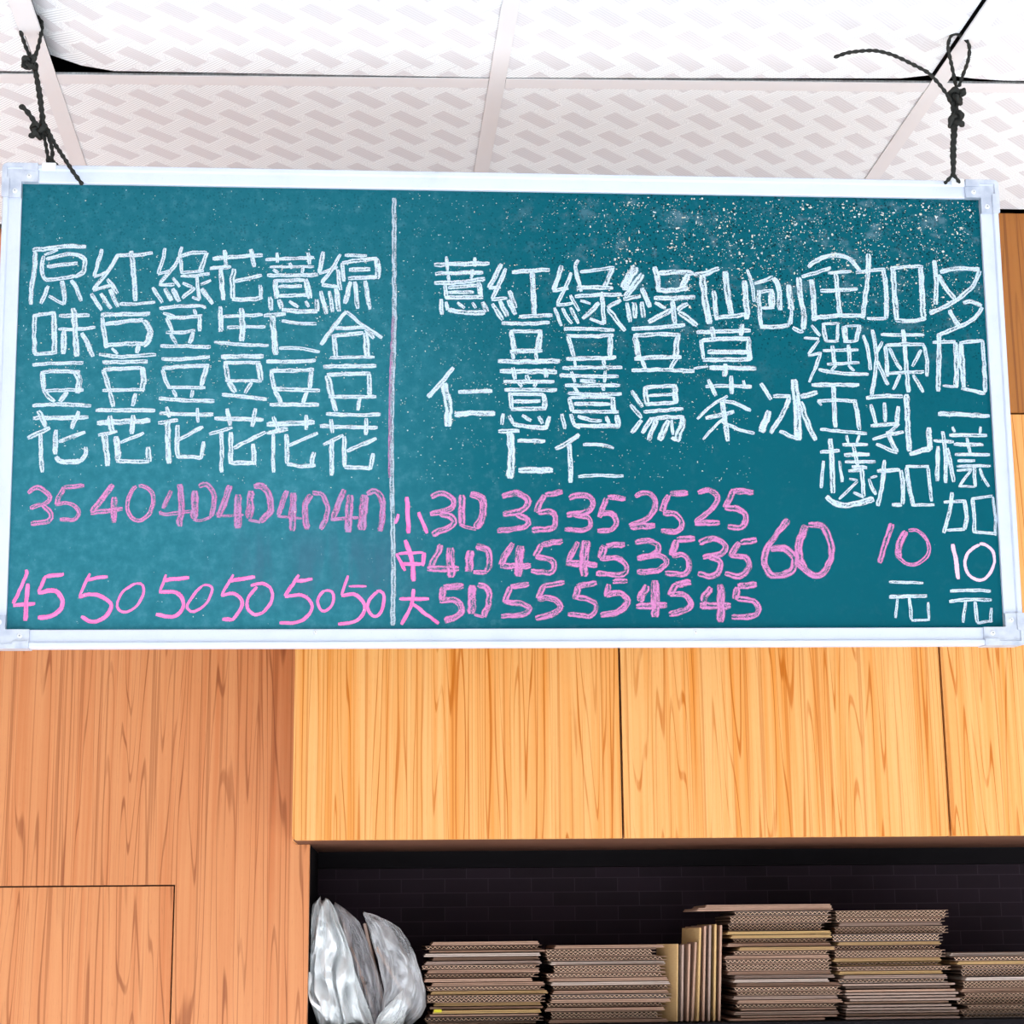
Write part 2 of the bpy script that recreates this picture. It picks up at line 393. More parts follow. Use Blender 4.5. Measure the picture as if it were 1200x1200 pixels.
def add_screw(x, z, y, parent, r=.0033):
    bm = bmesh.new()
    ret = bmesh.ops.create_cone(bm, cap_ends=True, segments=20, radius1=r, radius2=r*.6, depth=.0016)
    bmesh.ops.rotate(bm, verts=bm.verts, matrix=Matrix.Rotation(pi/2, 3, 'X')); bmesh.ops.translate(bm, verts=bm.verts, vec=(x, y-.0008, z))
    s = mesh_obj('screw', bm, M['screw'], parent)
    bm = bmesh.new(); a = random.uniform(0, pi)
    for t in (a, a+pi/2):
        vs = box(bm, (-r*.32, y-.00165, -r*.09), (r*.32, y-.00158, r*.09))
        bmesh.ops.rotate(bm, verts=vs, cent=(0, 0, 0), matrix=Matrix.Rotation(t, 3, 'Y')); bmesh.ops.translate(bm, verts=vs, vec=(x, 0, z))
    bmesh.ops.recalc_face_normals(bm, faces=bm.faces)
    # driver recess, kept in the same mesh as a darker face set
    me = s.data; me.materials.append(M['slot']); b2 = bmesh.new(); b2.from_mesh(me); tmp = bpy.data.meshes.new('t'); bm.to_mesh(tmp); bm.free()
    n0 = len(b2.faces); b2.from_mesh(tmp); b2.faces.ensure_lookup_table()
    for f in b2.faces[n0:]: f.material_index = 1
    b2.to_mesh(me); b2.free(); bpy.data.meshes.remove(tmp)
add_screw(-.2458, -.2865, -.0062, rails[1], .0026); add_screw(.2231, -.2875, -.0062, rails[1], .0026); add_screw(-.206, .2915, -.0062, rails[0], .0018)
OX, OZ = HW+FW, HH+FW
for sx in (-1, 1):
    for sz in (-1, 1):
        def P(a, b): return (sx*(OX+.0012-a), sz*(OZ+.0012-b))
        La, Lb, wd = .0440, .0445, .0236
        if sz < 0: La, Lb = .052, .041
        arc = [(.007-.007*cos(t), .007-.007*sin(t)) for t in (0, pi/8, pi/4, 3*pi/8, pi/2)]
        poly = [P(a, b) for a, b in arc] + [P(La, 0), P(La, wd), P(wd, wd), P(wd, Lb), P(0, Lb)]
        bm = bmesh.new(); prism(bm, poly, .0150, -.0100)
        br = mesh_obj('corner_bracket', bm, M['corner'], cb)
        rim = [P(a, b) for a, b in arc] + [P(La, 0), P(La, .0090), P(La-.018, .0090), P(La-.019, .0056), P(.0066, .0056), P(.0056, .0066), P(.0056, .0185), P(.0092, .0200), P(.0092, Lb), P(0, Lb)]
        bm = bmesh.new(); prism(bm, rim, -.0100, -.0128); mesh_obj('raised_rim', bm, M['corner'], br)
        x, z = P(La-.0110, .0160); add_screw(x, z, -.0100, br)
        x, z = P(.0160, Lb-.0085); add_screw(x, z, -.0100, br)
for x in (-.5835, .5865):
    bm = bmesh.new(); box(bm, (x-.0085, -.0122, OZ-.0085), (x+.0085, -.0107, OZ+.0022), .0005); box(bm, (x-.0085, -.0115, OZ+.0006), (x+.0085, .006, OZ+.0022), .0003)
    box(bm, (x-.005, -.001, OZ+.0022), (x+.005, .0005, OZ+.008), .0003)
    mesh_obj('hanger_clip', bm, M['white_clip'], cb)

# --- handwriting: strokes in tenths of a millimetre on the board (x right, z up)
GLYPHS = """原|w|59 -6024,1960 -5794,1986 -5584,2018 -5362,2010;59 -5986,1939 -5993,1661 -6018,1461 -6022,1251;38 -5709,1965 -5875,1896;51 -5879,1885 -5902,1751 -5876,1607 -5822,1563;51 -5852,1840 -5706,1887 -5539,1912 -5433,1891;59 -5454,1913 -5379,1847 -5385,1691 -5488,1612;51 -5844,1574 -5697,1587 -5488,1628;51 -5839,1747 -5461,1797;51 -5810,1497 -5897,1264;55 -5644,1566 -5611,1378 -5614,1256;42 -5614,1256 -5710,1310 -5806,1364;55 -5529,1578 -5462,1457 -5399,1303
味|w|55 -5965,1131 -5968,889 -5948,605;46 -5986,1109 -5715,1151;68 -5730,1145 -5722,892 -5709,618;51 -5959,616 -5678,640;55 -5672,1112 -5295,1121;46 -5677,936 -5447,939 -5217,968;72 -5493,1214 -5462,895 -5437,588;72 -5603,915 -5605,619;59 -5383,895 -5305,743 -5238,590
豆|w|46 -5975,478 -5747,498 -5351,512;63 -5848,399 -5830,171;51 -5847,388 -5661,400 -5389,392;76 -5452,391 -5397,283 -5413,120;46 -5819,149 -5528,162 -5341,164;55 -5830,171 -5775,84 -5690,9;63 -5538,141 -5628,10;51 -5958,-43 -5627,-23 -5242,-37
花|w|58 -5945,-193 -5271,-188;69 -5883,-103 -5786,-305;58 -5391,-108 -5475,-330;58 -5734,-318 -6001,-454;53 -5848,-386 -5834,-654 -5812,-881;63 -5663,-344 -5664,-653;53 -5625,-492 -5305,-369;63 -5653,-680 -5579,-746 -5346,-737;53 -5287,-557 -5297,-651 -5346,-745
紅|w|51 -5161,1984 -5209,1805 -5256,1626;38 -5256,1615 -5079,1695;51 -4964,1920 -5069,1718 -5262,1449;46 -5262,1444 -5147,1483 -5011,1518;55 -5087,1595 -4955,1408;51 -5282,1404 -5150,1185;55 -5166,1406 -5035,1208;59 -5052,1462 -4951,1231;51 -4968,1909 -4735,1912 -4534,1944;63 -4800,1967 -4760,1633 -4732,1311;46 -4931,1276 -4720,1274 -4488,1303
豆|w|55 -5159,1129 -4548,1152;59 -5141,1096 -5110,898 -5074,701;55 -5103,1009 -4883,1044 -4631,1069;80 -4631,1058 -4544,949 -4562,816 -4623,728;55 -5096,734 -4876,758 -4603,761;42 -5011,702 -4936,626;59 -4682,749 -4705,639;51 -5166,624 -4914,593 -4463,624
豆|w|55 -5121,515 -4566,535;59 -5108,427 -5063,286 -5017,134;55 -5108,427 -4638,453;72 -4628,464 -4609,312 -4631,148;46 -5112,159 -4621,176;59 -5017,134 -4971,-50;55 -4703,126 -4741,-38;55 -5188,-95 -4458,-90
花|w|69 -5166,-252 -4515,-221;69 -5012,-159 -4981,-367;63 -4726,-149 -4738,-392;47 -5148,-408 -4916,-358;79 -5071,-381 -5021,-797;74 -4927,-421 -4893,-730;47 -4873,-501 -4590,-378;53 -4919,-735 -4516,-741;79 -4534,-553 -4516,-741
綠|w|48 -4380,2009 -4409,1851 -4463,1669;41 -4463,1662 -4315,1719;50 -4209,1896 -4258,1780 -4437,1548;46 -4449,1536 -4379,1525 -4253,1532;46 -4278,1623 -4189,1503;51 -4528,1493 -4398,1296;63 -4373,1483 -4289,1321;63 -4275,1484 -4191,1310;46 -4171,2030 -4198,1914 -4178,1806 -4170,1685;51 -4180,1909 -4031,1953 -3858,1956;57 -3852,1956 -3891,1846 -3946,1724;40 -4182,1690 -4049,1698 -3894,1719;43 -4181,1642 -4002,1651 -3819,1683;48 -3979,1651 -3965,1506 -3939,1338;40 -3939,1332 -4032,1373;48 -4156,1552 -4034,1505;57 -4000,1494 -4158,1359;43 -3800,1593 -3931,1537;59 -3919,1483 -3772,1286
豆|w|46 -4436,1217 -4213,1250 -3915,1260 -3868,1224;46 -4389,1164 -4245,1118;46 -4006,1217 -3982,1133;48 -4348,1105 -4130,1107 -3901,1134;48 -4342,1093 -4300,997 -4264,914;55 -3935,1121 -3932,930;46 -4349,913 -4149,915 -3984,941;51 -4292,890 -4215,765;57 -4006,917 -4055,773;51 -4414,733 -4123,736 -3791,728
豆|w|51 -4395,569 -4108,572 -3799,604;56 -4386,445 -4106,477 -3804,487;53 -4378,430 -4340,299 -4296,198;62 -3832,472 -3905,230;45 -4318,205 -4101,207 -3848,202;49 -4247,176 -4203,82;51 -4002,171 -4021,76;53 -4419,66 -4097,40 -3733,35
花|w|51 -4408,-129 -4094,-134 -3744,-139;51 -4319,-42 -4282,-179;42 -3942,-54 -3931,-242;51 -4420,-245 -4176,-215;68 -4295,-223 -4297,-468 -4277,-763;62 -4182,-273 -4185,-482 -4174,-676;51 -4164,-460 -3867,-292;51 -4188,-676 -4014,-675 -3881,-689;51 -3857,-480 -3863,-552 -3888,-703
花|w|55 -3788,1881 -3500,1908 -3158,1935;55 -3640,1995 -3616,1783;55 -3309,2012 -3263,1776;51 -3818,1753 -3552,1779;59 -3680,1771 -3670,1581 -3641,1336;63 -3515,1750 -3538,1582 -3524,1359;51 -3506,1583 -3166,1672;59 -3535,1348 -3343,1351 -3151,1375;55 -3185,1542 -3173,1375
生|w|63 -3682,1257 -3669,1091 -3670,925;46 -3648,1125 -3149,1153;46 -3593,986 -3115,998;72 -3416,1238 -3402,1028 -3410,806;46 -3749,792 -3441,766 -3069,755
豆|w|63 -3661,605 -3132,615;46 -3628,529 -3173,533;68 -3603,529 -3572,299;72 -3194,533 -3160,302;42 -3604,298 -3149,298;72 -3561,277 -3475,146;51 -3276,279 -3358,136;51 -3643,119 -3368,93 -3083,62
花|w|58 -3730,-183 -3124,-200;58 -3574,-59 -3532,-276;53 -3219,-56 -3268,-288;47 -3792,-387 -3505,-303;53 -3643,-345 -3631,-616 -3633,-872;63 -3522,-358 -3524,-763;53 -3488,-561 -3096,-355;58 -3524,-750 -3223,-748;63 -3244,-505 -3231,-775
薏|w|46 -3125,1875 -2814,1895 -2513,1911;46 -2976,1971 -2975,1836;55 -2589,1977 -2566,1820;51 -2818,1839 -2791,1760;38 -3070,1779 -2512,1793;51 -3027,1746 -2962,1702;51 -2641,1796 -2662,1706;51 -3101,1666 -2458,1682;68 -3000,1612 -2980,1366;51 -3015,1600 -2618,1617;76 -2619,1628 -2563,1371;46 -2961,1523 -2661,1531;51 -2959,1400 -2574,1420;63 -3062,1388 -3043,1210;68 -2948,1355 -2915,1233;59 -2915,1222 -2701,1202 -2465,1205;63 -2477,1361 -2465,1205;51 -2820,1335 -2701,1258;51 -2616,1337 -2573,1260
仁|w|51 -3138,1142 -2861,1163;76 -3031,1143 -3007,899 -2983,634;46 -2913,1078 -2699,1047 -2475,1043;46 -2941,723 -2697,725 -2430,679
豆|w|51 -3099,549 -2801,548 -2482,568;55 -3055,424 -2779,433 -2503,451;59 -3034,424 -2999,194;63 -2535,440 -2554,209;55 -3010,194 -2426,181;59 -2989,172 -2902,20;59 -2586,164 -2638,22;55 -3050,-3 -2436,-3
花|w|69 -3084,-260 -2490,-229;53 -3001,-156 -2946,-313;53 -2591,-134 -2595,-325;58 -3083,-369 -2820,-313;47 -2998,-382 -3001,-639 -2993,-869;58 -2840,-381 -2830,-584 -2821,-760;47 -2818,-530 -2449,-365;53 -2829,-760 -2657,-786 -2473,-777;63 -2495,-609 -2526,-772
綜|w|59 -2395,1991 -2447,1709;42 -2447,1698 -2211,1791;51 -2179,1960 -2275,1779 -2414,1575;51 -2414,1552 -2210,1533;55 -2211,1757 -2177,1488;55 -2424,1474 -2347,1173;51 -2317,1475 -2272,1196;68 -2231,1510 -2197,1208;46 -2125,1950 -1844,1943;55 -2157,1848 -1931,1885 -1714,1911;51 -2157,1848 -2135,1601;72 -1725,1911 -1703,1764 -1714,1640;59 -2071,1759 -1801,1767;55 -2081,1647 -1714,1663;63 -2048,1602 -2123,1310;59 -1995,1603 -1961,1245;55 -1865,1616 -1810,1235
合|w|55 -2101,1210 -2250,1018 -2420,772;51 -2101,1210 -1885,1022 -1649,869;51 -2239,985 -1864,1005;55 -2271,885 -1885,933;63 -2260,907 -2226,597;80 -1853,934 -1841,601;51 -1864,978 -1756,857;42 -2301,608 -1745,620
豆|w|55 -2386,490 -1723,502;55 -2342,386 -1798,407;80 -2332,375 -2277,90;63 -1809,402 -1808,116;51 -2319,101 -1723,105;63 -2277,79 -2223,-85;51 -1925,82 -1957,-72;51 -2350,-118 -2052,-127 -1669,-125
花|w|53 -2423,-277 -1706,-292;53 -2286,-186 -2264,-363;53 -1847,-170 -1852,-388;47 -2382,-514 -2131,-390;58 -2277,-445 -2274,-906;58 -2126,-403 -2111,-797;53 -2090,-594 -1719,-428;53 -2116,-797 -1772,-809;58 -1759,-619 -1798,-823
LINE|l|58 -1497,2721 -1498,1948 -1498,1049 -1520,272 -1530,-495 -1520,-1362 -1509,-2004 -1520,-2778
LINE|s|37 -1509,1161 -1541,382 -1552,-277 -1557,-930
35|p|58 -5978,-1135 -5865,-1068 -5734,-1147 -5718,-1227 -5794,-1280 -5946,-1321;63 -5794,-1280 -5687,-1399 -5723,-1479 -5927,-1519;58 -5299,-1045 -5543,-1067;58 -5543,-1067 -5640,-1280;53 -5640,-1280 -5460,-1266 -5354,-1372 -5416,-1465 -5582,-1465
40|p|74 -4950,-1030 -5199,-1372;58 -5212,-1385 -4827,-1331;79 -4934,-1185 -4925,-1504;53 -4665,-1050 -4753,-1184 -4761,-1370 -4655,-1476 -4527,-1423 -4454,-1236 -4509,-1090 -4639,-1045
40|s|57 -4241,-1102 -4337,-1327;47 -4376,-1359 -4320,-1399 -3994,-1358;82 -4141,-1021 -4113,-1262 -4131,-1550;92 -3952,-1101 -3954,-1454;66 -3906,-1045 -3813,-1020 -3733,-1116 -3715,-1261 -3751,-1421;35 -3969,-1462 -3883,-1477 -3743,-1429
40|s|82 -3523,-1035 -3620,-1325 -3673,-1421;35 -3681,-1421 -3353,-1404;95 -3427,-1147 -3421,-1572;95 -3271,-1099 -3279,-1447;84 -3232,-1045 -3128,-1044 -3034,-1178 -3032,-1366 -3148,-1486;42 -3292,-1460 -3148,-1500
40|s|69 -2825,-1097 -2927,-1406;32 -2940,-1419 -2639,-1445;90 -2746,-1124 -2755,-1606;79 -2523,-1150 -2600,-1284 -2585,-1525 -2546,-1565;63 -2510,-1123 -2391,-1149 -2324,-1310 -2350,-1471 -2415,-1578
40|s|79 -2115,-1081 -2258,-1444;42 -2284,-1458 -1942,-1430;95 -2043,-1148 -2073,-1618;106 -1864,-1147 -1902,-1591;74 -1837,-1134 -1732,-1098 -1652,-1201 -1639,-1362 -1678,-1604
45|k|47 -5966,-2085 -5968,-2176 -6105,-2502;47 -6104,-2523 -5843,-2502;58 -5940,-2255 -5956,-2710;47 -5511,-2142 -5739,-2168;47 -5727,-2163 -5810,-2359;58 -5815,-2367 -5606,-2346 -5519,-2464 -5548,-2581 -5660,-2659 -5805,-2671
50|k|47 -4985,-2168 -5253,-2210;37 -5199,-2132 -5319,-2412;53 -5324,-2420 -5146,-2386 -4977,-2464 -4937,-2556 -5010,-2673 -5162,-2725 -5291,-2659;34 -4637,-2255 -4788,-2347 -4862,-2491 -4847,-2569 -4756,-2608 -4630,-2530 -4556,-2399 -4559,-2282 -4637,-2255
50|k|51 -4002,-2184 -4319,-2216;35 -4281,-2145 -4354,-2358;51 -4362,-2366 -4192,-2358 -4082,-2437 -4073,-2547 -4140,-2641 -4248,-2664 -4394,-2632;35 -3838,-2287 -3959,-2413 -4019,-2531 -4002,-2578 -3940,-2602 -3803,-2516 -3728,-2374 -3729,-2295 -3838,-2279
50|k|51 -3202,-2177 -3528,-2224;38 -3467,-2145 -3611,-2406;44 -3611,-2406 -3448,-2382 -3362,-2469 -3368,-2564 -3474,-2713;57 -3475,-2705 -3591,-2689;42 -3255,-2282 -3113,-2256 -3008,-2322 -2994,-2454 -3083,-2598 -3199,-2637 -3291,-2558 -3279,-2427 -3177,-2296
50|k|47 -2502,-2203 -2697,-2230;47 -2667,-2150 -2838,-2414;42 -2838,-2422 -2644,-2401 -2513,-2494 -2525,-2612 -2667,-2730 -2900,-2743;37 -2357,-2349 -2435,-2454 -2408,-2573 -2356,-2599 -2278,-2547 -2239,-2442 -2266,-2362 -2357,-2349
50|k|32 -1840,-2291 -2057,-2291;37 -2066,-2159 -2148,-2402;47 -2148,-2407 -1991,-2389 -1873,-2495 -1873,-2614 -1990,-2732 -2186,-2758;42 -1704,-2363 -1808,-2468 -1821,-2587 -1742,-2666 -1664,-2614 -1625,-2469 -1638,-2376 -1717,-2350
薏|w|59 -990,1838 -636,1855 -282,1860;46 -836,1951 -819,1755;46 -470,1944 -471,1821;55 -979,1721 -365,1744;46 -814,1718 -803,1620;46 -495,1784 -520,1661;59 -991,1598 -673,1610 -343,1663;55 -850,1583 -839,1400;50 -815,1535 -414,1577;73 -426,1613 -392,1430;46 -815,1474 -486,1483;59 -851,1405 -368,1418;59 -905,1387 -899,1181;59 -840,1352 -817,1242;64 -817,1242 -582,1209 -347,1212;69 -369,1357 -323,1224;50 -699,1341 -605,1269;50 -510,1343 -464,1271
仁|w|59 -751,494 -915,288 -1079,108;101 -868,289 -823,2 -825,-271;55 -694,175 -496,184 -262,193;69 -743,-116 -475,-95 -230,-101
紅|w|64 -128,1862 -296,1541;50 -296,1534 -143,1551;59 -69,1802 -251,1395;50 -262,1388 -61,1410;64 -37,1508 43,1277;59 -251,1334 -124,1117;64 -156,1372 -64,1166;64 -50,1386 42,1192;59 2,1754 489,1797;69 263,1757 286,1182;55 89,1163 515,1192
豆|w|50 -136,1080 171,1076 478,1094;50 -31,972 382,977;64 -19,972 25,718;78 358,964 319,709;59 -34,706 379,722;55 1,682 12,609;55 296,697 306,600;64 -188,579 117,574 601,591
薏|w|64 -166,451 563,450;64 -1,501 32,345;64 411,493 421,372;50 -120,314 526,320;69 174,406 197,322;50 67,309 113,249;50 302,311 266,250;50 -110,211 559,210;59 -40,176 -19,-39;46 -28,152 394,151;69 394,155 403,-36;55 -6,56 346,64;55 -31,-40 415,-31;55 -125,-100 -150,-243;59 -55,-123 -9,-230;59 -9,-230 201,-272 435,-275;59 460,-132 423,-275;55 109,-122 225,-193;55 319,-133 365,-228
仁|w|57 -193,-331 74,-317;95 -48,-343 -27,-651 -54,-933;52 48,-448 400,-451;81 55,-823 491,-825
綠|w|63 641,1852 584,1660 528,1525;51 522,1512 725,1552;51 764,1761 696,1576 579,1342;46 567,1323 781,1350;48 747,1460 856,1247;46 543,1292 628,1050;46 643,1288 701,1172 764,1081;51 744,1295 847,1082;51 862,1929 819,1848 852,1676 891,1505;48 878,1769 1087,1796 1327,1837;63 1303,1824 1184,1558;57 832,1553 1035,1562 1303,1565;55 806,1442 1104,1465 1409,1475;55 1159,1508 1161,1337 1180,1080;43 1180,1080 991,1151;43 877,1388 1007,1347;63 1120,1361 902,1144;55 1401,1401 1220,1301;63 1226,1288 1440,991
豆|w|51 657,1013 965,1017 1309,1002;51 691,922 999,920 1296,935;59 708,917 781,650;71 1254,922 1242,655;57 681,619 998,630 1323,641;42 788,604 795,517;51 1160,616 1166,529;51 632,497 965,511 1398,515
薏|w|51 592,405 962,393 1349,396;48 740,454 791,312;48 1180,466 1162,315;54 853,336 1054,322;51 659,272 1006,275 1362,282;48 767,265 835,171;51 1145,260 1152,205;48 696,173 1035,157 1383,167;42 703,107 1034,122 1297,112;63 718,107 746,-65;66 1266,119 1277,-77;54 771,32 1233,33;48 746,-65 1339,-69;54 615,-97 650,-293;48 730,-97 766,-222 842,-284;57 758,-245 1027,-251 1350,-257;69 1315,-108 1335,-257;51 814,-127 967,-173 1121,-188;57 1176,-125 1213,-219
仁|w|60 833,-362 686,-472 524,-550;63 701,-487 712,-720 715,-983;45 877,-494 1099,-493 1267,-538;45 808,-906 1015,-889 1383,-895
綠|w|103 1607,1850 1421,1564;59 1421,1551 1553,1573;82 1689,1752 1454,1441;55 1430,1416 1658,1456;69 1673,1567 1774,1310;59 1477,1368 1514,1111;69 1572,1369 1579,1161;64 1668,1382 1687,1174;73 1847,1853 1879,1681 1887,1533;69 1893,1767 2110,1782 2350,1773;82 2278,1760 2188,1561;69 1864,1545 2055,1535 2273,1575;64 1825,1438 2101,1437 2365,1453;69 2064,1400 2091,1093;55 1835,1372 1977,1300;69 2048,1277 1745,1114;64 2267,1365 2120,1277;73 2144,1253 2378,1072
豆|w|55 1529,1026 1851,1042 2223,1082;59 1550,928 1849,956 2159,947;78 1574,929 1614,625;78 2123,934 2080,654;59 1555,629 1865,652 2163,654;64 1650,613 1695,504;64 2103,630 2016,507;55 1516,478 1908,487 2325,474
湯|w|55 1510,213 1647,-3;55 1494,32 1632,-147;59 1631,-171 1497,-340;64 1684,262 1695,33;50 1677,250 1879,269 2093,278;73 2069,278 2075,48;41 1722,147 2066,169;55 1683,33 2087,60;50 1657,-63 1895,-45 2168,-19;55 1738,-159 1963,-133 2177,-132;64 1762,-147 1627,-339;64 1820,-170 1707,-434;78 1974,-169 1849,-434;87 2165,-144 2125,-288 2062,-444;50 2062,-432 2004,-397;46 2010,-169 2028,-361
仙|w|69 2690,1840 2519,1776 2350,1756;87 2458,1750 2485,1442 2535,1098;64 2609,1542 2633,1148;82 2762,1804 2788,1495 2827,1224;59 2622,1185 2815,1200 3057,1239;78 3012,1683 3027,1424 3030,1165
草|w|55 2364,986 2712,1002 3073,1018;64 2570,1062 2589,903;64 2968,1103 2938,943;55 2421,889 2449,633;59 2432,877 2757,905 3058,908;69 3034,920 3048,626;64 2500,726 3064,732;59 2437,621 3060,634;32 2314,510 2506,536;64 2518,524 3128,513;73 2723,575 2717,404
茶|w|50 2462,269 2737,283 3060,274;59 2501,366 2590,149;59 2801,417 2793,175;46 2955,358 2975,249;41 2745,150 2538,28 2343,-155;50 2683,89 2849,54 3037,-41;55 2450,-142 2822,-55;64 2671,77 2699,-164 2726,-440;37 2700,-128 2578,-237 2406,-418;46 2651,-177 2862,-283 3074,-342
刨|w|45 3054,1834 3104,1656 3130,1399;50 3139,1642 3266,1687 3393,1731;73 3393,1724 3458,1589 3468,1290;45 3183,1528 3387,1560;92 3359,1559 3351,1331;42 3225,1315 3392,1324;59 3191,1557 3196,1301 3209,1074;55 3195,1066 3411,1069 3579,1092;47 3579,1092 3612,1220;79 3593,1634 3594,1491 3622,1291;45 3615,1291 3601,1106;73 3723,1736 3741,1493 3772,1208 3758,1037;59 3758,1023 3715,1008 3620,1064
冰|w|55 3181,323 3305,106;91 3276,-40 3159,-318;101 3608,376 3638,36 3633,-423;59 3633,-411 3504,-352 3398,-304;50 3331,155 3559,156;59 3547,144 3442,-87 3278,-329;69 3910,208 3691,145;69 3688,85 3751,-157 3860,-422
全|w|59 3855,1874 3978,1969 4192,2037 4388,2004 4550,1826;53 3765,1743 3943,1796 4157,1871;73 3897,1709 3908,1452 3910,1152;47 4112,1798 4423,1824;66 4217,1785 4232,1499 4249,1228;53 4003,1560 4243,1570 4497,1588;59 3876,1188 4228,1227 4579,1231
選|w|46 3870,1098 3976,951;38 3762,926 3963,917;42 3962,895 3810,712;38 3809,689 3989,729;46 3977,725 3879,498;38 3903,543 3806,340;46 3935,510 4190,467 4591,448;55 4027,1111 4040,884;38 4004,1111 4229,1125;46 4218,1125 4197,897;38 4029,884 4219,890;72 4295,1091 4308,887;38 4306,1087 4519,1094;63 4497,1094 4443,888;42 4275,882 4454,888;42 4001,759 4471,775;59 4127,828 4150,580;59 4340,842 4351,581;42 4049,579 4475,605;46 4172,568 4102,500;46 4328,570 4403,492
五|w|55 3838,306 4462,312;63 4120,298 4126,-251;46 3907,94 4152,107 4419,98;34 3907,94 3960,38;59 4397,98 4421,-104 4435,-283;46 3925,-275 4201,-302 4533,-327
樣|w|51 3913,-575 4168,-552;68 4053,-397 4061,-730 4056,-1105;46 3952,-686 3905,-1040;42 4158,-685 4184,-961;42 4266,-351 4283,-451;42 4432,-350 4394,-450;46 4205,-474 4538,-472;55 4221,-607 4554,-598;46 4228,-696 4627,-694;51 4348,-484 4392,-750;51 4314,-762 4513,-772;46 4267,-817 4445,-805;55 4446,-783 4452,-1148;42 4451,-1159 4321,-1093;34 4274,-917 4384,-938;38 4383,-949 4130,-1182;46 4528,-916 4567,-1037 4607,-1125;34 4641,-882 4551,-905;76 3966,-1149 4073,-1237 4248,-1259 4583,-1180
加|w|50 4482,1810 4655,1837 4876,1858;64 4665,2067 4621,1642 4540,1195;64 4852,1857 4874,1546 4857,1198;46 4857,1193 4601,1195;73 4976,1897 4983,1523 4990,1175;50 4950,1871 5173,1899 5382,1902;73 5344,1889 5351,1527 5346,1204;55 4978,1175 5185,1165 5383,1204
煉|w|50 4542,973 4594,776 4618,507;55 4667,1048 4701,728 4677,483 4615,177;46 4794,889 4701,728;55 4709,630 4773,459 4839,313;46 4774,987 5066,978 5347,986;59 5070,1052 5087,658 5101,217;55 4827,828 4837,423;50 4827,833 5097,855 5341,853;50 5329,858 5367,661 5355,428;50 4875,804 4963,608 5019,510;46 5300,783 5167,561;46 4834,465 5078,481 5322,489;46 5004,449 4897,252;50 5174,450 5296,219
乳|w|55 4541,140 4772,166 5026,163;55 4597,55 4658,-199;55 4780,81 4780,-174;59 4959,33 4924,-198;50 4584,-224 4960,-197;46 4960,-197 4809,-319;59 4798,-295 4851,-440 4917,-573;50 4917,-580 4645,-465;46 4600,-405 4796,-344 5015,-306;73 5076,193 5069,-197 5075,-560;64 5073,-596 5220,-547 5355,-522;73 5345,-243 5342,-534
加|w|50 4641,-816 4942,-802;55 4744,-671 4706,-959 4632,-1270;59 4954,-802 4967,-1030 4945,-1245;50 4944,-1257 4813,-1246;59 5028,-766 5051,-1030 5088,-1257;41 5017,-754 5319,-752;46 5306,-764 5318,-1005 5331,-1208;41 5064,-1257 5365,-1249
10|p|78 4801,-1496 4718,-1722 4610,-1994;87 4976,-1591 4870,-1793 4875,-1935;50 5012,-1579 5143,-1591 5255,-1745 5248,-1887 5122,-2005 4978,-2017 4864,-1923
元|w|37 4729,-2241 4943,-2246 5169,-2253;46 4720,-2429 4982,-2425 5209,-2418;37 4826,-2453 4790,-2698;46 4981,-2441 4991,-2722;32 4991,-2729 5229,-2723;37 5216,-2500 5217,-2723
多|w|64 5535,1992 5544,1704 5520,1392;59 5600,1830 5837,1884 6133,1875;59 6132,1863 6021,1636 5763,1433 5435,1267;64 5573,1792 5674,1606 5778,1470;55 5886,1422 6010,1436 6129,1375;55 6141,1363 6022,1212 5819,1098 5543,983;64 5696,1320 5762,1184 5843,1086
加|w|50 5452,884 5759,899;64 5544,1008 5526,662 5491,233;69 5758,887 5752,542 5725,284;37 5726,296 5556,307;69 5832,888 5828,592 5835,285;50 5807,887 6128,915;55 6116,915 6120,570 6113,226;50 5798,277 6112,213
一|w|59 5476,-60 5779,-70 6156,-87
樣|w|46 5397,-414 5662,-429;55 5524,-292 5544,-594 5525,-968;55 5453,-486 5417,-944;55 5573,-510 5634,-955;46 5661,-230 5681,-303;41 6026,-228 6008,-325;50 5607,-340 6105,-344;46 5835,-375 5872,-593;50 5661,-461 6049,-466;46 5666,-594 6127,-596;46 5697,-678 5928,-677;41 5681,-751 6130,-741;37 5678,-806 5885,-786;50 5911,-749 5909,-1015;32 5909,-1015 5691,-1008;37 5872,-798 5704,-1003;41 5983,-773 6013,-882 6090,-1014
加|w|41 5487,-1215 5778,-1195;50 5603,-1088 5566,-1315 5466,-1614;55 5766,-1195 5779,-1387 5745,-1566;41 5745,-1566 5504,-1578;50 5864,-1171 5876,-1386 5863,-1613;37 5852,-1171 6132,-1134;41 6131,-1141 6153,-1386 6138,-1648;41 5852,-1601 6152,-1620
10|q|55 5578,-1756 5604,-1958 5626,-2206;41 5926,-1768 5777,-1863 5721,-2005 5761,-2147 5901,-2218 6025,-2147 6107,-1981 6068,-1815 5927,-1756
元|w|41 5510,-2355 5798,-2348 6037,-2360;46 5491,-2489 5743,-2465 6042,-2473;41 5706,-2489 5655,-2759;50 5826,-2489 5834,-2759;37 5834,-2764 6039,-2736;46 6029,-2572 6014,-2759
小|k|57 -1340,-1170 -1321,-1630;43 -1447,-1388 -1483,-1509;47 -1197,-1364 -1090,-1630
中|k|57 -1364,-1714 -1282,-1967 -1258,-2230;43 -1471,-1883 -1365,-2099;38 -1447,-1883 -1139,-1871;52 -1127,-1871 -1151,-2039;47 -1424,-2015 -1151,-2015
大|k|43 -1436,-2445 -1070,-2450;47 -1259,-2326 -1294,-2541 -1413,-2766;47 -1271,-2505 -1129,-2624 -952,-2755
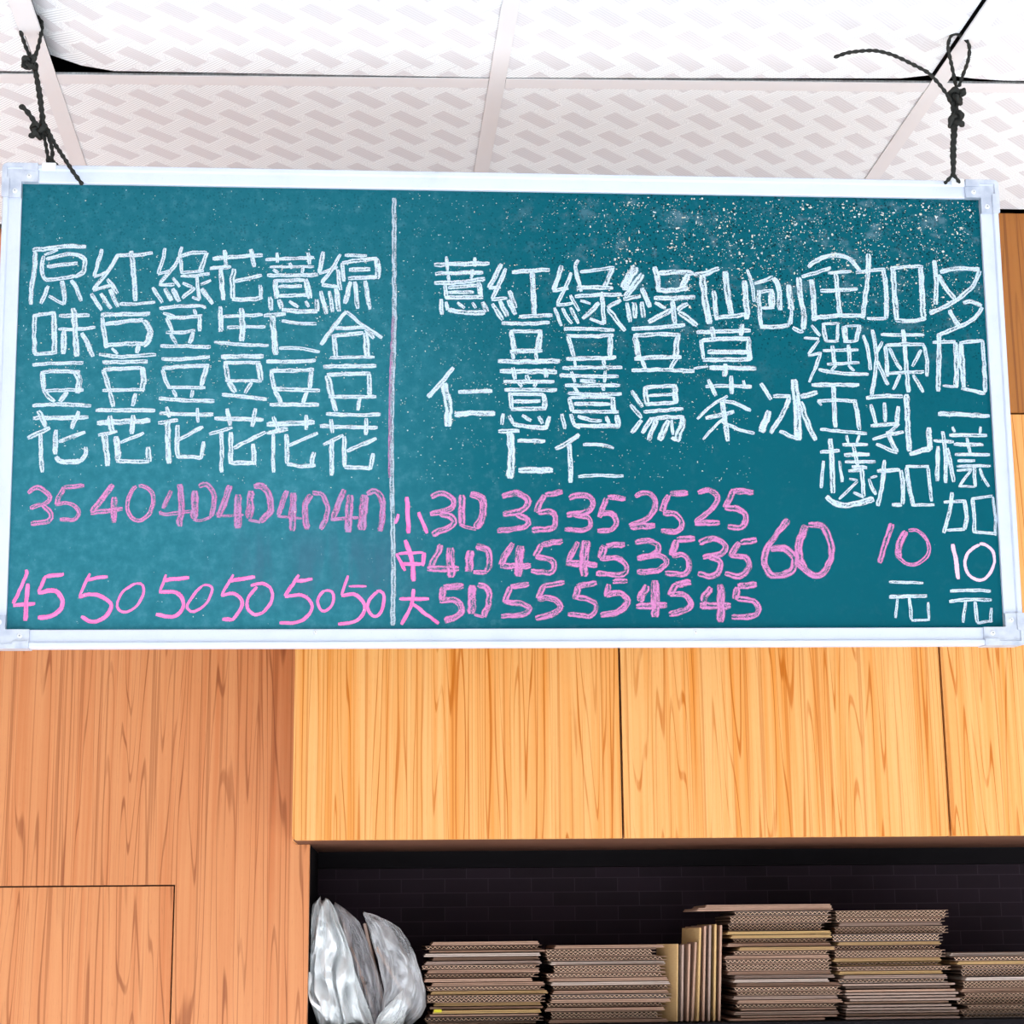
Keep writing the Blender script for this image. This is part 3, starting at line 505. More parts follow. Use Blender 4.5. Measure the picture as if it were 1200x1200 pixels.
30|p|76 -1041,-1169 -909,-1120 -766,-1204 -778,-1302 -934,-1363 -1054,-1387;81 -934,-1375 -779,-1435 -780,-1532 -1031,-1641;90 -658,-1143 -660,-1532;95 -550,-1131 -406,-1191 -396,-1386 -481,-1568;47 -684,-1520 -577,-1556 -481,-1580
40|p|76 -912,-1774 -1056,-2063;85 -1092,-2075 -700,-2075;104 -805,-1810 -795,-2183;109 -555,-1846 -581,-2111;81 -483,-1786 -340,-1846 -317,-1990 -366,-2111;57 -354,-2123 -521,-2111
50|p|81 -642,-2291 -891,-2302;85 -891,-2302 -916,-2470;81 -939,-2470 -750,-2470 -667,-2565 -715,-2661 -881,-2720;100 -534,-2279 -549,-2637;76 -463,-2267 -344,-2327 -334,-2494 -395,-2673;43 -395,-2673 -514,-2649
35|p|81 -153,-1166 4,-1117 159,-1189 146,-1299 25,-1360 -144,-1385;71 25,-1385 156,-1457 131,-1542 -218,-1604;76 608,-1102 389,-1140;81 377,-1140 266,-1360;76 290,-1360 459,-1359 517,-1457 456,-1566 215,-1579
45|p|85 -28,-1749 -186,-2027;81 -186,-2039 197,-2038;104 68,-1785 39,-2171;76 598,-1724 332,-1773;81 332,-1773 246,-1918;71 258,-1918 449,-1966 496,-2063 423,-2123 196,-2099
55|p|76 170,-2267 -58,-2303;76 -58,-2303 -143,-2495;66 -143,-2483 83,-2519 178,-2567 81,-2650 -181,-2662;71 613,-2243 349,-2291;76 361,-2279 275,-2447;76 275,-2447 466,-2447 560,-2543 463,-2639 247,-2698
35|p|71 690,-1182 820,-1141 964,-1181 987,-1279 880,-1361 654,-1386;63 743,-1394 927,-1426 950,-1523 860,-1588 627,-1573;71 1401,-1188 1175,-1164;71 1159,-1181 1065,-1425;71 1058,-1377 1219,-1376 1282,-1474 1215,-1588 1037,-1596
45|p|71 793,-1734 660,-1977;79 636,-2001 1029,-2025;119 890,-1718 849,-2170;79 1380,-1766 1146,-1782;95 1130,-1782 1062,-1944;71 1062,-1944 1288,-1944 1390,-2041 1348,-2146 1011,-2130
55|p|71 1016,-2250 767,-2298;87 775,-2298 748,-2458;66 757,-2426 908,-2459 1011,-2539 936,-2658 649,-2642;71 1402,-2226 1217,-2234;79 1168,-2266 1133,-2427;79 1133,-2411 1295,-2379 1397,-2475 1290,-2603 1056,-2659
25|p|69 1525,-1159 1652,-1108 1764,-1171 1761,-1324 1644,-1451 1441,-1528;84 1453,-1540 1768,-1527;84 2197,-1106 1968,-1120;89 1943,-1133 1861,-1349;74 1873,-1362 2037,-1387 2110,-1501 2031,-1603 1842,-1590
25|p|74 2324,-1106 2465,-1067 2564,-1143 2535,-1271 2275,-1488;79 2274,-1501 2592,-1487;79 3037,-1096 2770,-1079;84 2783,-1066 2661,-1296;79 2661,-1296 2851,-1321 2924,-1423 2856,-1550 2692,-1538
35|p|74 1511,-1742 1663,-1717 1800,-1780 1759,-1881 1532,-1944;74 1557,-1931 1834,-1906 1894,-2007 1779,-2095 1527,-2120;84 2269,-1691 2041,-1704;89 2041,-1716 1960,-1906;74 1973,-1906 2136,-1906 2184,-2007 2130,-2132 1879,-2132
35|p|79 2318,-1741 2497,-1690 2658,-1779 2592,-1880 2363,-1931;74 2439,-1918 2576,-1981 2560,-2107 2457,-2170 2294,-2132;84 3054,-1702 2850,-1741;89 2837,-1741 2705,-1918;74 2718,-1905 2894,-1930 2941,-2057 2810,-2170 2635,-2132
45|p|98 1649,-2283 1544,-2483;84 1505,-2545 1893,-2533;108 1751,-2220 1739,-2682;89 2202,-2245 2013,-2270;94 2026,-2270 1922,-2408;79 1934,-2396 2122,-2408 2195,-2508 2117,-2596 1915,-2645
45|p|89 2452,-2308 2334,-2484;94 2307,-2534 2697,-2547;103 2580,-2271 2565,-2746;84 3035,-2271 2793,-2296;94 2793,-2309 2750,-2459;74 2776,-2447 2977,-2484 3049,-2585 2970,-2672 2705,-2684
60|p|84 3471,-1447 3258,-1702 3149,-1905 3168,-2082 3267,-2158 3472,-2107 3528,-1955 3431,-1829 3228,-1816;103 3698,-1523 3601,-1727 3593,-1930 3651,-2082;84 3725,-1510 3903,-1535 4008,-1777 3959,-2031 3826,-2158 3700,-2120 3553,-1981"""
def smooth_line(p):
    if len(p) < 3: 
        a, b = Vector(p[0]), Vector(p[1]); n = max(2, int((b-a).length/.004)); return [a.lerp(b, i/n) for i in range(n+1)]
    q = [Vector(v) for v in p]; out = []
    closed = (q[0]-q[-1]).length < .006
    for i in range(len(q)-1):
        p0 = q[i-1] if i else (q[-2] if closed else q[0]*2-q[1]); p1 = q[i]; p2 = q[i+1]; p3 = q[i+2] if i+2 < len(q) else (q[1] if closed else q[-1]*2-q[-2])
        # sharp corners stay sharp
        n = max(2, int((p2-p1).length/.003))
        for k in range(n):
            t = k/n; out.append(.5*((2*p1)+(p2-p0)*t+(2*p0-5*p1+4*p2-p3)*t*t+(3*p1-p0-3*p2+p3)*t**3))
    out.append(q[-1]); return out
zoff = 0
rw = random.Random(3)
def ribbon(bm, ul, pts, wd, y):
    L = smooth_line(pts); n = len(L); s = 0.; u0 = rw.uniform(0, 50); prev = None; wob = rw.uniform(0, 99)
    for i, p in enumerate(L):
        d = (L[min(i+1, n-1)]-L[max(i-1, 0)]); d = d.normalized() if d.length > 1e-9 else Vector((1, 0)); nn = Vector((-d.y, d.x))
        if i: s += (p-L[i-1]).length
        k = 1.04+.24*mnoise.noise((s*90+wob, wob, 0)); e = min(i, n-1-i)
        if e == 0: k *= .72
        j = .15*wd*mnoise.noise((s*120+wob, 3, wob))
        a = p+nn*(wd*.5*k+j); b = p-nn*(wd*.5*k-j)
        cur = (bm.verts.new((a.x, y, a.y)), bm.verts.new((b.x, y, b.y)), u0+s)
        if prev:
            f = bm.faces.new((prev[0], prev[1], cur[1], cur[0]))
            for l, uvv in zip(f.loops, ((prev[2], 0), (prev[2], 1), (cur[2], 1), (cur[2], 0))): l[ul].uv = uvv
        prev = cur
for line in GLYPHS.strip().split('\n'):
    txt, colr, data = line.split('|')
    bm = bmesh.new(); ul = bm.loops.layers.uv.new('uv')
    for k, st in enumerate(data.split(';')):
        tk = st.split(); wd = int(tk[0])*1e-4; pts = [tuple(int(v)*1e-4 for v in t.split(',')) for t in tk[1:]]
        ribbon(bm, ul, pts, wd*1.07, -.00022-.00002*k)
    kind = 'chalk_line' if txt == 'LINE' else ('chalk_price' if txt.isdigit() else 'chalk_character')
    o = mesh_obj(kind, bm, M[colr], cb)
    if kind != 'chalk_line': o['label'] = ({'w': 'white', 'p': 'pink', 's': 'smeared pink', 'k': 'bright pink', 'q': 'pale pink'}[colr])+' chalk '+('price ' if txt.isdigit() else 'character ')+txt
# dried chalk splashes, thick towards the upper right
bm = bmesh.new(); rs_ = random.Random(11)
def dens(x, z):
    d = .05
    r = max(0, min(1, (x+.12)/.5))
    if z > .0: d += .32*r*min(1, z/.12)+.10
    if z > .13: d += .75*r*r*min(1, (z-.13)/.08)+.12*r
    if x < -.13 and -.08 < z < .22: d += .30*max(0, mnoise.noise((x*18, z*18, 0)))+.10
    if -.13 < x < .3 and -.1 < z < .1: d += .16
    if x < -.13 and z > .19: d *= .3
    d *= .45+1.3*max(0, .5+mnoise.noise((x*24, z*24, 7)))
    if z < -.1: d *= .35
    if x > .3 and z < .09: d *= .1
    return min(1, d)
def speck(x, z, r):
    n = rs_.choice((4, 5, 6)); a0 = rs_.uniform(0, 6.28); st = rs_.uniform(.6, 1.5)
    vs = [bm.verts.new((x+r*st*cos(a0-2*pi*i/n)*rs_.uniform(.6, 1.1), -.0006, z+r/st*sin(a0-2*pi*i/n)*rs_.uniform(.6, 1.1))) for i in range(n)]
    c = bm.verts.new((x, -.0006-r*.35, z))
    for i in range(n): bm.faces.new((vs[(i+1) % n], vs[i], c))
cnt = 0
while cnt < 4600:
    x, z = rs_.uniform(-HW+.005, HW-.005), rs_.uniform(-HH+.005, HH-.004)
    if rs_.random() > dens(x, z): continue
    r = .0004+.0008*rs_.random()**3
    if x > .1 and z > .13: r *= rs_.choice((1, 1, 1.2, 1.7, 2.1))
    speck(x, z, r*0.86); cnt += 1
    if rs_.random() < .25:
        for q in range(rs_.randint(1, 4)): speck(x+rs_.gauss(0, .004), z+rs_.gauss(0, .004) if z < HH-.015 else z-.004, r*.6*0.86)
bmesh.ops.recalc_face_normals(bm, faces=bm.faces)
sp = mesh_obj('chalk_splatter', bm, M['speck'], cb, kind='stuff')

# ------------------------------------------------------------------ cords
def at_y(px, py, Y):
    r = CR @ Vector((px-600, 600-py, -2150)); return EYE + r*(Y/r.y)
def cr_curve(pts, step=.0025):
    q = [Vector(p) for p in pts]
    if len(q) == 2: q = [q[0], (q[0]+q[1])/2, q[1]]
    out = []
    for i in range(len(q)-1):
        p0 = q[i-1] if i else q[0]*2-q[1]; p1, p2 = q[i], q[i+1]; p3 = q[i+2] if i+2 < len(q) else q[-1]*2-q[-2]
        n = max(2, int((p2-p1).length/step))
        for k in range(n):
            t = k/n; out.append(.5*((2*p1)+(p2-p0)*t+(2*p0-5*p1+4*p2-p3)*t*t+(3*p1-p0-3*p2+p3)*t**3))
    out.append(q[-1]); return out
rr = random.Random(5)
def cord(bm, pts, r, fray=1., taper=False, strands=2):
    """twisted cord: round section whose radius turns with the length"""
    L = cr_curve(pts, .0016); n = len(L); SEG = 10; s = 0; up = Vector((0, 1, 0)); prev = None; w0 = rr.uniform(0, 50)
    for i, p in enumerate(L):
        t = (L[min(i+1, n-1)]-L[max(0, i-1)]).normalized(); a = t.cross(up); a = a.normalized() if a.length > 1e-3 else Vector((1, 0, 0)); b = t.cross(a)
        if i: s += (p-L[i-1]).length
        ring = []
        for j in range(SEG):
            th = 2*pi*j/SEG
            k = r*(.86+.20*cos(strands*(th-s*330))+.10*mnoise.noise((s*260+w0, j*.7, w0)))
            if i in (0, n-1): k *= .55
            ring.append(bm.verts.new(p+a*(k*cos(th))+b*(k*sin(th))))
        if prev:
            for j in range(SEG): bm.faces.new((prev[j], prev[(j+1) % SEG], ring[(j+1) % SEG], ring[j]))
        else: bm.faces.new(ring[::-1])
        if fray and rr.random() < .16*fray:
            th = rr.uniform(0, 6.28); d = (a*cos(th)+b*sin(th)+t*rr.uniform(-.8, .8)).normalized(); l = r*rr.uniform(.9, 1.9)
            e = t*.0004; q0 = p+d*r*.6; v = [bm.verts.new(q0-e), bm.verts.new(q0+e), bm.verts.new(q0+b*.0004), bm.verts.new(q0+d*l)]
            for f in ((0, 1, 3), (1, 2, 3), (2, 0, 3)): bm.faces.new([v[x] for x in f])
        prev = ring
    bm.faces.new(prev)
def part_cord(name, parent, curves):
    bm = bmesh.new()
    for pts, r, fr in curves: cord(bm, [p-parent.location for p in pts], r, fr)
    bmesh.ops.recalc_face_normals(bm, faces=bm.faces)
    return mesh_obj(name, bm, M['rope'], parent, True)
def knot(parent, c, R, r, tilt=0.):
    """overhand knot: a trefoil of cord pulled tight"""
    pts = []
    for i in range(33):
        t = 2*pi*i/32
        x = (sin(t)+2*sin(2*t))/3; z = (cos(t)-2*cos(2*t))/3; y = -sin(3*t)
        v = Vector((x*cos(tilt)-z*sin(tilt), y*.75, x*sin(tilt)+z*cos(tilt)))*R; pts.append(c+v)
    return part_cord('knot', parent, [(pts, r, .5)])
def LP(x, y, Y=2.188): return at_y(x/5.4583, y/5.4583, Y)
lr = empty('cord', LP(325, 1085), 'black knotted cord holding the left end of the chalkboard, long tail over the frame', 'cord', None)
part_cord('loop', lr, [([LP(205, 385), LP(165, 300), LP(132, 200, 2.186), LP(128, 150, 2.186), LP(150, 105, 2.19), LP(215, 95, 2.19), LP(262, 135, 2.19), LP(266, 190), LP(250, 280), LP(222, 375)], .0027, 1.1)])
knot(lr, LP(196, 402, 2.184), .0086, .0037, .6)
part_cord('strand', lr, [([LP(215, 400), LP(232, 480), LP(245, 560), LP(262, 680), LP(275, 760), LP(268, 820)], .0036, 1.6), ([LP(208, 400), LP(238, 500), LP(258, 600), LP(268, 700), LP(262, 820)], .0030, 1.2)])
part_cord('tail', lr, [([LP(190, 395, 2.182), LP(160, 415, 2.180), LP(140, 428, 2.178)], .0034, .5)])
knot(lr, LP(246, 832, 2.184), .0086, .0039, 0.)
part_cord('tail', lr, [([LP(235, 800, 2.182), LP(195, 742, 2.178), LP(165, 705, 2.176), LP(138, 678, 2.174)], .0035, .6), ([LP(132, 672, 2.174), LP(140, 685, 2.174), LP(150, 690, 2.174)], .0040, .5)])
part_cord('tail', lr, [([LP(235, 845, 2.182), LP(210, 865, 2.180), LP(185, 872, 2.178)], .0038, .5)])
part_cord('strand', lr, [([LP(272, 840), LP(292, 920), LP(308, 1010), LP(318, 1030)], .0025, 1.2)])
part_cord('strand', lr, [([LP(275, 820), LP(315, 890), LP(335, 970), LP(330, 1030)], .0027, 1.2)])
knot(lr, LP(322, 1026, 2.186), .0040, .0022, 1.)
part_cord('hitch', lr, [([LP(320, 1030), LP(295, 1050), LP(272, 1076, 2.190)], .0023, .6), ([LP(328, 1020), LP(352, 1045), LP(378, 1078, 2.190)], .0027, .6)])
part_cord('tail', lr, [([LP(268, 770), LP(305, 830, 2.184), LP(345, 910, 2.178), LP(410, 1010, 2.170), LP(465, 1095, 2.164), LP(528, 1182, 2.166)], .0029, 1.5)])
def RP(x, y, Y=2.19): return at_y(970+x/6, 20+y/6, Y)
rp = empty('cord', RP(880, 1165), 'black knotted cord holding the right end of the chalkboard, curved loose tail above', 'cord', None)
part_cord('loop', rp, [([RP(905, 500), RP(880, 380), RP(852, 250, 2.172), RP(848, 185, 2.166), RP(880, 120, 2.160), RP(950, 140, 2.16), RP(992, 195, 2.162), RP(990, 290, 2.17), RP(950, 410), RP(922, 490)], .0026, 1.)])
knot(rp, RP(908, 553, 2.186), .0098, .0040, .3)
part_cord('strand', rp, [([RP(862, 545), RP(880, 620), RP(888, 700)], .0036, 1.), ([RP(915, 560), RP(905, 640), RP(900, 710)], .0034, 1.)])
knot(rp, RP(906, 724, 2.186), .0094, .0040, .9)
part_cord('strand', rp, [([RP(895, 735), RP(895, 820), RP(888, 900), RP(888, 1000), RP(880, 1120)], .0034, 2.), ([RP(885, 740), RP(880, 850), RP(876, 960), RP(882, 1060), RP(888, 1125)], .0032, 2.)])
part_cord('hitch', rp, [([RP(880, 1110), RP(850, 1140), RP(822, 1170, 2.20)], .0026, .6), ([RP(885, 1110), RP(905, 1135), RP(925, 1164, 2.20)], .0026, .6)])
part_cord('tail', rp, [([RP(870, 590, 2.184), RP(835, 540, 2.18), RP(780, 468, 2.17), RP(715, 400, 2.16), RP(650, 360, 2.155), RP(500, 285, 2.145), RP(400, 250, 2.14), RP(300, 236, 2.135), RP(150, 250, 2.13), RP(45, 284, 2.125)], .0026, .5)])

# ------------------------------------------------------------------ cardboard
def sheet_mesh(kind, wd, dp, mat):
    """liners of a flattened carton; returns meshes (liners, fluting or None), thickness"""
    me = []; rz = random.Random(hash((round(wd*1e4),)) & 255)
    if kind == 'P':
        th = .0043; bm = bmesh.new(); box(bm, (0, 0, 0), (wd, dp, .0018), .0005); box(bm, (.002, .0012, .0025), (wd-.0015, dp, th), .0005); box(bm, (.001, .012, .0018), (wd-.001, dp, .0025))
        lay = []
    elif kind == 'T':
        th = .0030; bm = bmesh.new(); box(bm, (0, 0, 0), (wd, dp, th), .0007); lay = []
    else:
        n = 1 if kind == 'S' else 2; fh = .0042; ln = .0006; th = n*fh+(n+1)*ln; bm = bmesh.new(); lay = []
        for k in range(n+1): z = k*(fh+ln); box(bm, (0, 0, z), (wd, dp, z+ln))
        lay = [(k*(fh+ln)+ln, fh) for k in range(n)]
    bmesh.ops.recalc_face_normals(bm, faces=bm.faces)
    m1 = bpy.data.meshes.new('cardboard_sheet'); bm.to_mesh(m1); bm.free(); m1.materials.append(mat); m2 = None
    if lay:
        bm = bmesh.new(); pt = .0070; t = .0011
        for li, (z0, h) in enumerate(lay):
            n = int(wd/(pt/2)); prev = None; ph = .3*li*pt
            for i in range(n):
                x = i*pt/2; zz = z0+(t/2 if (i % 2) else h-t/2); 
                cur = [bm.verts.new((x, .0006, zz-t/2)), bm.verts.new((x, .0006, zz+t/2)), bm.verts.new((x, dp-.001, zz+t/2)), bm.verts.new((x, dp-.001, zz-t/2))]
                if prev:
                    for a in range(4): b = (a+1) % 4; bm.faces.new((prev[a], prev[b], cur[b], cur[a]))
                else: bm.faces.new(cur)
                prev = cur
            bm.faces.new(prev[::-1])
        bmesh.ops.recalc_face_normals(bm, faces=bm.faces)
        m2 = bpy.data.meshes.new('fluting'); bm.to_mesh(m2); bm.free(); m2.materials.append(M['flute']); m2.materials.append(M['flute_shade'])
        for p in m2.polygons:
            if abs(p.normal.y) < .9: p.material_index = 1  # all but the end faces take the painted hole shade
    return m1, m2, th
WORDS = 'first second third fourth fifth sixth seventh eighth ninth tenth eleventh twelfth thirteenth fourteenth fifteenth sixteenth seventeenth eighteenth nineteenth twentieth'.split()
TENS = {20: 'twenty', 30: 'thirty', 40: 'forty'}
def ordinal(n):
    if n <= 20: return WORDS[n-1]
    t, u = n//10*10, n % 10
    return (TENS[t]+'-'+WORDS[u-1]) if u else {30: 'thirtieth', 40: 'fortieth'}[t]
cache = {}
rc = random.Random(21)
KIND = {'P': 'folded-edge', 'T': 'thin', 'S': 'fluted', 'D': 'double-fluted'}
MATN = {'card': 'brown', 'card_y': 'tan', 'card_g': 'greyish', 'card_w': 'pale'}
def put_sheet(kind, mat, wd, dp, x, y, z, rot, label, group):
    key = (kind, mat, round(wd, 3), round(dp, 3))
    if key not in cache: cache[key] = sheet_mesh(kind, wd, dp, M[mat])
    m1, m2, th = cache[key]
    o = bpy.data.objects.new('cardboard_sheet', m1); COL.objects.link(o); o.location = (x, y, z); o.rotation_euler = (0, 0, rot)
    o['label'] = label; o['category'] = 'cardboard'; o['group'] = group
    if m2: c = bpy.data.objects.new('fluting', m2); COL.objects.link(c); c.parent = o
    return th
def stack(x0, x1, ztop, seq, where, group, dp=.16, yf=2.915, lean=None):
    """seq runs from the top sheet down; filled to the shelf with the last kinds repeated"""
    hts = {'P': .0043, 'T': .0030, 'S': .0054, 'D': .0102}; GAP = .0015
    kinds = [(s[0], {'': 'card', 'y': 'card_y', 'g': 'card_g', 'w': 'card_w'}[s[1:]]) for s in seq.split()]
    tot = sum(hts[k]+GAP for k, _ in kinds); avail = ztop-SZ-.0002
    while tot < avail-.003: k = rc.choice('SPD' if tot < avail-.010 else 'T'); kinds.append((k, rc.choice(('card', 'card', 'card_g')))); tot += hts[k]+GAP
    while tot > avail+.001: k, _ = kinds.pop(); tot -= hts[k]+GAP
    slack = (avail-tot)/len(kinds); z = SZ+.0002; n = len(kinds)
    for i, (k, m) in enumerate(reversed(kinds)):
        wd = x1-x0; f_ = 1-i/n; j = rc.uniform(-.0055, .0055)+(lean(f_) if lean else 0)+.004*sin(f_*9+x0*40); wj = rc.choice((0, 0, -.006, -.014))
        put_sheet(k, m, wd+wj, dp, x0+j+(-wj*rc.random()), yf+rc.choice((-.006, -.002, 0, .003, .009, .016))+rc.uniform(-.002, .002), z, rc.uniform(-.03, .03), '%s %s cardboard sheet, %s from top of %s' % (KIND[k], MATN[m], ordinal(n-i), where), group)
        z += hts[k]+GAP+slack
    return n
stack(.040, .221, 1.4958, 'P S T Pw P Pg S P S P P S Py D Py T Py T Sg T P P', 'stack beside the plastic bag', 'cardboard stack beside the plastic bag')
stack(.2275, .413, 1.4888, 'P D S Pw D S P Pw S P Sg P S P D P', 'stack left of the upright sheets', 'cardboard stack left of the upright sheets')
stack(.511, .676, 1.5375, 'Sg D Dg Py Py S P Py S P S D P Pg Pw P S S Pg P S T', 'tall stack right of the upright sheets', 'tall cardboard stack right of the upright sheets', lean=lambda t: .004*t)
put_sheet('P', 'card', .215, .14, .462, 2.912, 1.5379, .01, 'folded brown cardboard sheet jutting left, second of the tall stack right of upright sheets', 'tall cardboard stack right of the upright sheets')
put_sheet('P', 'card', .200, .14, .475, 2.914, 1.5425, -.008, 'topmost brown cardboard sheet of the tall stack right of upright sheets', 'tall cardboard stack right of the upright sheets')
stack(.6785, .858, 1.5375, 'D S Pg D Dg Py S D Py Sy S Py Pg Sg Tg Tg T Tg Tg Tg T Tg Tg Tg T Tg Tg Tg Tg Tg', 'tall stack second from the right', 'tall cardboard stack second from the right', lean=lambda t: .018*max(0, t-.55)/.45-.004*max(0, t-.55))
stack(.868, 1.045, 1.4708, 'Pw S Py S Dg Pw D P S D S S Sg', 'short stack cut off at right', 'cardboard stack at the right edge', lean=lambda t: .012*t)
# strip of yellow tape on a sheet in the left stack
bm = bmesh.new(); box(bm, (0, 0, 0), (.012, .0012, .0045), .0004); tp = mesh_obj('tape', bm, M['yellow']); tp.location = (.0505, 2.9085, 1.3895); tp['label'] = 'small yellow tape scrap on the cardboard stack beside the plastic bag'; tp['category'] = 'tape'
# upright sheets between the stacks
ups = [(798, 1106, .75, 'card_y', 'T'), (803, 1107, .3, 'card_g', 'T'), (809.5, 1106, .22, 'card', 'T'), (816, 1104, .18, 'card', 'T'), (823, 1087, .30, 'card_y', 'T'), (829.5, 1085, .12, 'card', 'T'), (835, 1084, .10, 'card_g', 'T'), (840, 1083, .08, 'card_y', 'T'), (845.5, 1084, .06, 'card', 'T')]
UPY = 2.918
for i, (px, py, rot, m, k) in enumerate(ups):
    p = at_y(px, py, UPY); b = at_y(px-9, 1195, UPY); hgt = p.z-SZ-.0005
    if 'up%s' % m not in cache: cache['up%s' % m] = 1
    bm = bmesh.new(); dpt = .05 if i < 4 else (.075 if i == 4 else .14)
    box(bm, (-.0032, 0, 0), (0, dpt, hgt), .0004)
    for v in bm.verts: v.co.x += .008*(v.co.z/hgt) + .0018*sin(v.co.z*40+i)
    o = mesh_obj('cardboard_sheet', bm, M[m]); o.location = (p.x-.0085, UPY, SZ+.0004); o.rotation_euler = (0, 0, rot*.55 if i not in (0, 4) else rot*.75)
    o['label'] = ('short tan upright cardboard sheet, leftmost beside the stack' if i == 0 else '%s upright cardboard sheet, %s from left between the stacks' % (('tall ' if py < 1095 else 'short ')+MATN[m], ordinal(i+1)))
    o['category'] = 'cardboard'; o['group'] = 'upright cardboard sheets between the stacks'

# ------------------------------------------------------------------ plastic bag with folded cardboard
def film(name, dens, tint):
    g = G(name); o = g.obj()
    n = g.noise(g.scale(o, (22, 22, 9)), 1., 3., .5, .6); n2 = g.noise(g.scale(o, (90, 90, 30)), 1., 3., .6)
    a = g.step(n, .30, .66, max(0, dens-.22), min(1, dens+.18))
    p = g.bsdf(lin(tint), .35, g.bump(n2, .10, .003), .5)
    tr = g.N.new('ShaderNodeBsdfTranslucent'); tr.inputs[0].default_value = lin(tint)
    m1 = g.N.new('ShaderNodeMixShader'); m1.inputs[0].default_value = .08; g.put(m1.inputs[1], p); g.put(m1.inputs[2], tr.outputs[0])
    tp = g.N.new('ShaderNodeBsdfTransparent'); m2 = g.N.new('ShaderNodeMixShader'); g.put(m2.inputs[0], a); g.put(m2.inputs[1], tp.outputs[0]); g.put(m2.inputs[2], m1.outputs[0])
    return g.done(m2.outputs[0])
M['film'] = film('white_plastic_film', .90, (252, 254, 255))
M['film_thin'] = film('thin_plastic_film', .34, (250, 249, 252))
M['film_mid'] = film('creased_plastic_film', .42, (232, 228, 232))
bag = empty('plastic_bag', (-.05, 2.94, SZ), 'crumpled translucent white plastic bag of folded cardboard at the left end of the shelf', 'bag')
def lobe(name, rows, Y, depth, mat, seed, amp, ridges, NT=150, NV=70):
    """closed crumpled film: rows = (height px, left px, right px) down the front outline"""
    bm = bmesh.new(); R = []
    ys = [r[0] for r in rows]
    for b in range(NV+1):
        y = ys[0]+(ys[-1]-ys[0])*b/NV
        i = max(k for k in range(len(rows)) if ys[k] <= y+1e-6); i = min(i, len(rows)-2)
        t = (y-ys[i])/(ys[i+1]-ys[i]); l = rows[i][1]+(rows[i+1][1]-rows[i][1])*t; r = rows[i][2]+(rows[i+1][2]-rows[i][2])*t
        pl, pr = at_y(l, y, Y), at_y(r, y, Y); c = (pl+pr)/2; hw = (pr-pl).length/2; f = b/NV
        dp = depth*(min(1, sqrt(max(f, .0))*2.2))
        ring = []
        for a in range(NT):
            th = 2*pi*a/NT; cx, cy = cos(th), sin(th)
            sw = .9*f+.5*mnoise.noise(Vector((cx, cy, f*2+seed)))          # folds lean and swirl with height
            A = th+sw
            n1 = mnoise.noise(Vector((cos(A)*ridges, sin(A)*ridges, f*.8+seed)))
            n2 = mnoise.noise(Vector((cos(A)*ridges*2.3, sin(A)*ridges*2.3, f*2.2+seed*3)))
            n3 = mnoise.noise(Vector((cx*2, cy*2, f*5+seed)))
            n4 = mnoise.noise(Vector((cx*7, cy*7, f*11+seed)))
            vd = mnoise.voronoi(Vector((cos(A)*1.5+seed, sin(A)*1.5, f*2.6+seed)))[0]; vd2 = mnoise.voronoi(Vector((cos(A)*3.1, sin(A)*3.1+seed, f*6+seed)))[0]
            d = amp*(.42*(1-3.2*abs(n1))+.22*(1-3.*abs(n2))+.30*n3+.95*min(vd[1]-vd[0], .5)+.50*min(vd2[1]-vd2[0], .4)-.80)
            edge = .35+.65*abs(cy)
            ring.append(bm.verts.new((c.x+hw*cx*(1+d*.25*edge), Y+depth*.6+dp*cy*(1+d*1.1), c.z+.010*d*cy)))
        R.append(ring)
    for b in range(NV):
        for a in range(NT): bm.faces.new((R[b][a], R[b+1][a], R[b+1][(a+1) % NT], R[b][(a+1) % NT]))
    bm.faces.new(R[0])
    bmesh.ops.recalc_face_normals(bm, faces=bm.faces)
    for v in bm.verts:
        if v.co.y > 2.852: v.co.x = max(v.co.x, -.1385)
        v.co -= bag.location; v.co.z = max(v.co.z, .0006)
    return mesh_obj(name, bm, M[mat], bag, True)
lobe('body', [(1055.5, 370, 385), (1059, 366, 389), (1067, 364, 393), (1080, 361, 397), (1100, 359, 405), (1120, 358.5, 412), (1140, 358.5, 417), (1160, 360, 424), (1180, 365, 431), (1203, 373, 440)], 2.895, .042, 'film', 1.3, .95, 1.7)
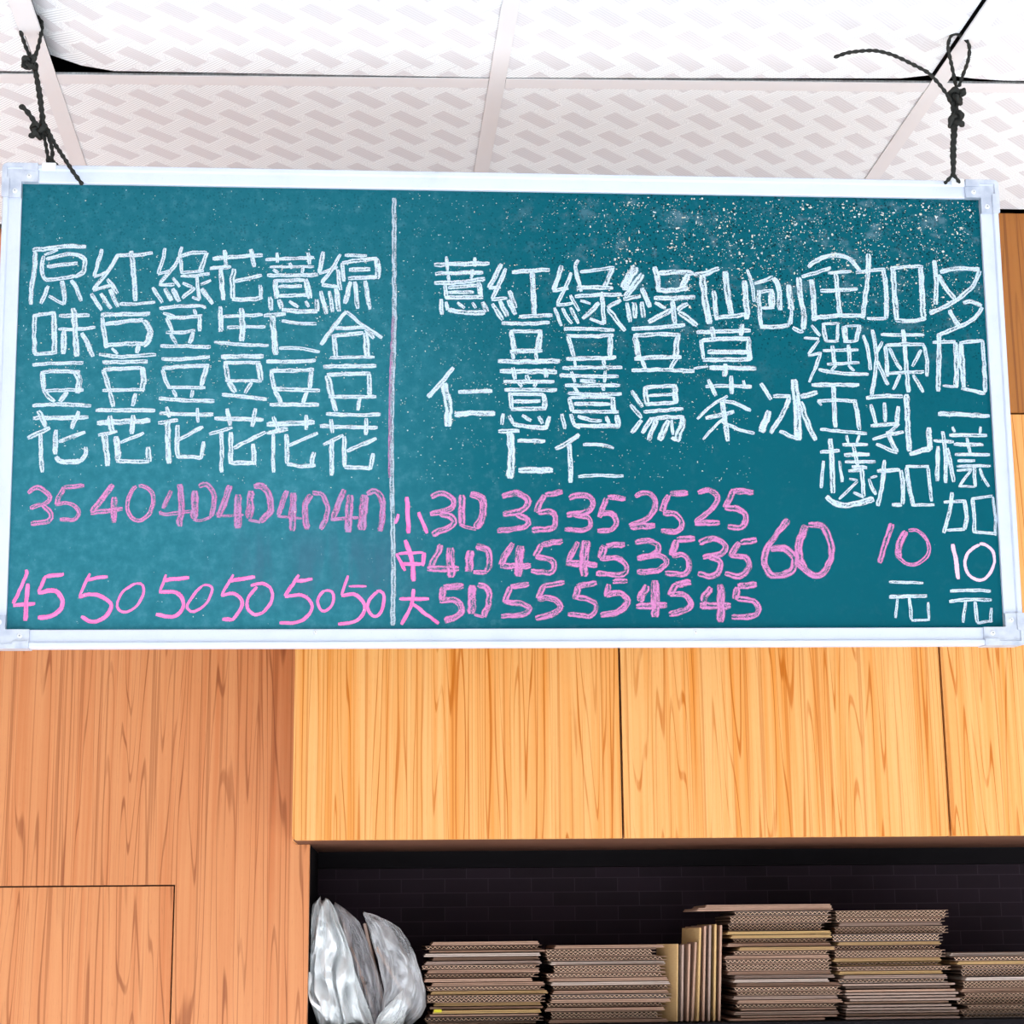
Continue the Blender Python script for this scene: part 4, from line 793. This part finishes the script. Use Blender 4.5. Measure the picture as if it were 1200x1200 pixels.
lobe('flap', [(1070, 425, 427), (1073, 426, 441), (1080, 428, 457), (1088, 431, 469), (1100, 434, 477), (1120, 440, 487), (1140, 446, 494), (1160, 449, 499), (1180, 446, 499.5), (1192, 444, 494), (1203, 440, 482)], 2.90, .040, 'film_thin', 8.1, .8, 1.4)
lobe('fold', [(1061, 391, 394), (1068, 393, 405), (1080, 397, 421), (1100, 404, 430), (1120, 409, 437), (1140, 414, 444), (1165, 420, 450), (1203, 430, 455)], 2.925, .030, 'film_mid', 4.4, .9, 2.)
lobe('gusset', [(1163, 471, 473), (1170, 462, 476), (1180, 452, 477), (1190, 444, 476), (1203, 438, 472)], 2.893, .016, 'film', 6.2, .8, 3.)
# carry handle hanging at the left, a looped strip of film
bm = bmesh.new(); pts = cr_curve([at_y(361, 1140, 2.885), at_y(361, 1160, 2.882), at_y(365, 1175, 2.88), at_y(375, 1184, 2.882), at_y(383, 1196, 2.886)], .004); prev = None
for i, p in enumerate(pts):
    wv = .004+.002*sin(i*.6); c = (bm.verts.new(p-bag.location+Vector((-wv*.4, .001, 0))), bm.verts.new(p-bag.location+Vector((wv, -.001*sin(i), .0015))))
    if prev: bm.faces.new((prev[0], prev[1], c[1], c[0]))
    prev = c
mesh_obj('handle', bm, M['film'], bag, True)
# folded cardboard standing in the bag
for i, (x0, y0, x1, y1, Y, m, dp) in enumerate(((489, 1193, 441, 1110, 2.922, 'card', .05), (452, 1190, 427, 1082, 2.945, 'card_g', .09), (440, 1192, 398, 1070, 2.950, 'card', .10))):
    b, t = at_y(x0, y0, Y), at_y(x1, y1, Y); d = t-b; L = d.length; ang = math.atan2(d.x, d.z)
    bm = bmesh.new(); box(bm, (-.0022, 0, 0), (.0022, dp, L), .0006)
    o = mesh_obj('cardboard_sheet', bm, M[m]); o.location = (b.x, Y, max(b.z, SZ+.002)); o.rotation_euler = (0, ang, 0)
    o['label'] = ['brown cardboard sheet leaning left inside the right half of the plastic bag', 'greyish cardboard sheet leaning in the middle of the plastic bag', 'brown cardboard sheet behind the left half of the plastic bag', 'greyish cardboard sheet at the back of the plastic bag'][i]
    o['category'] = 'cardboard'; o['group'] = 'cardboard sheets standing in the plastic bag'
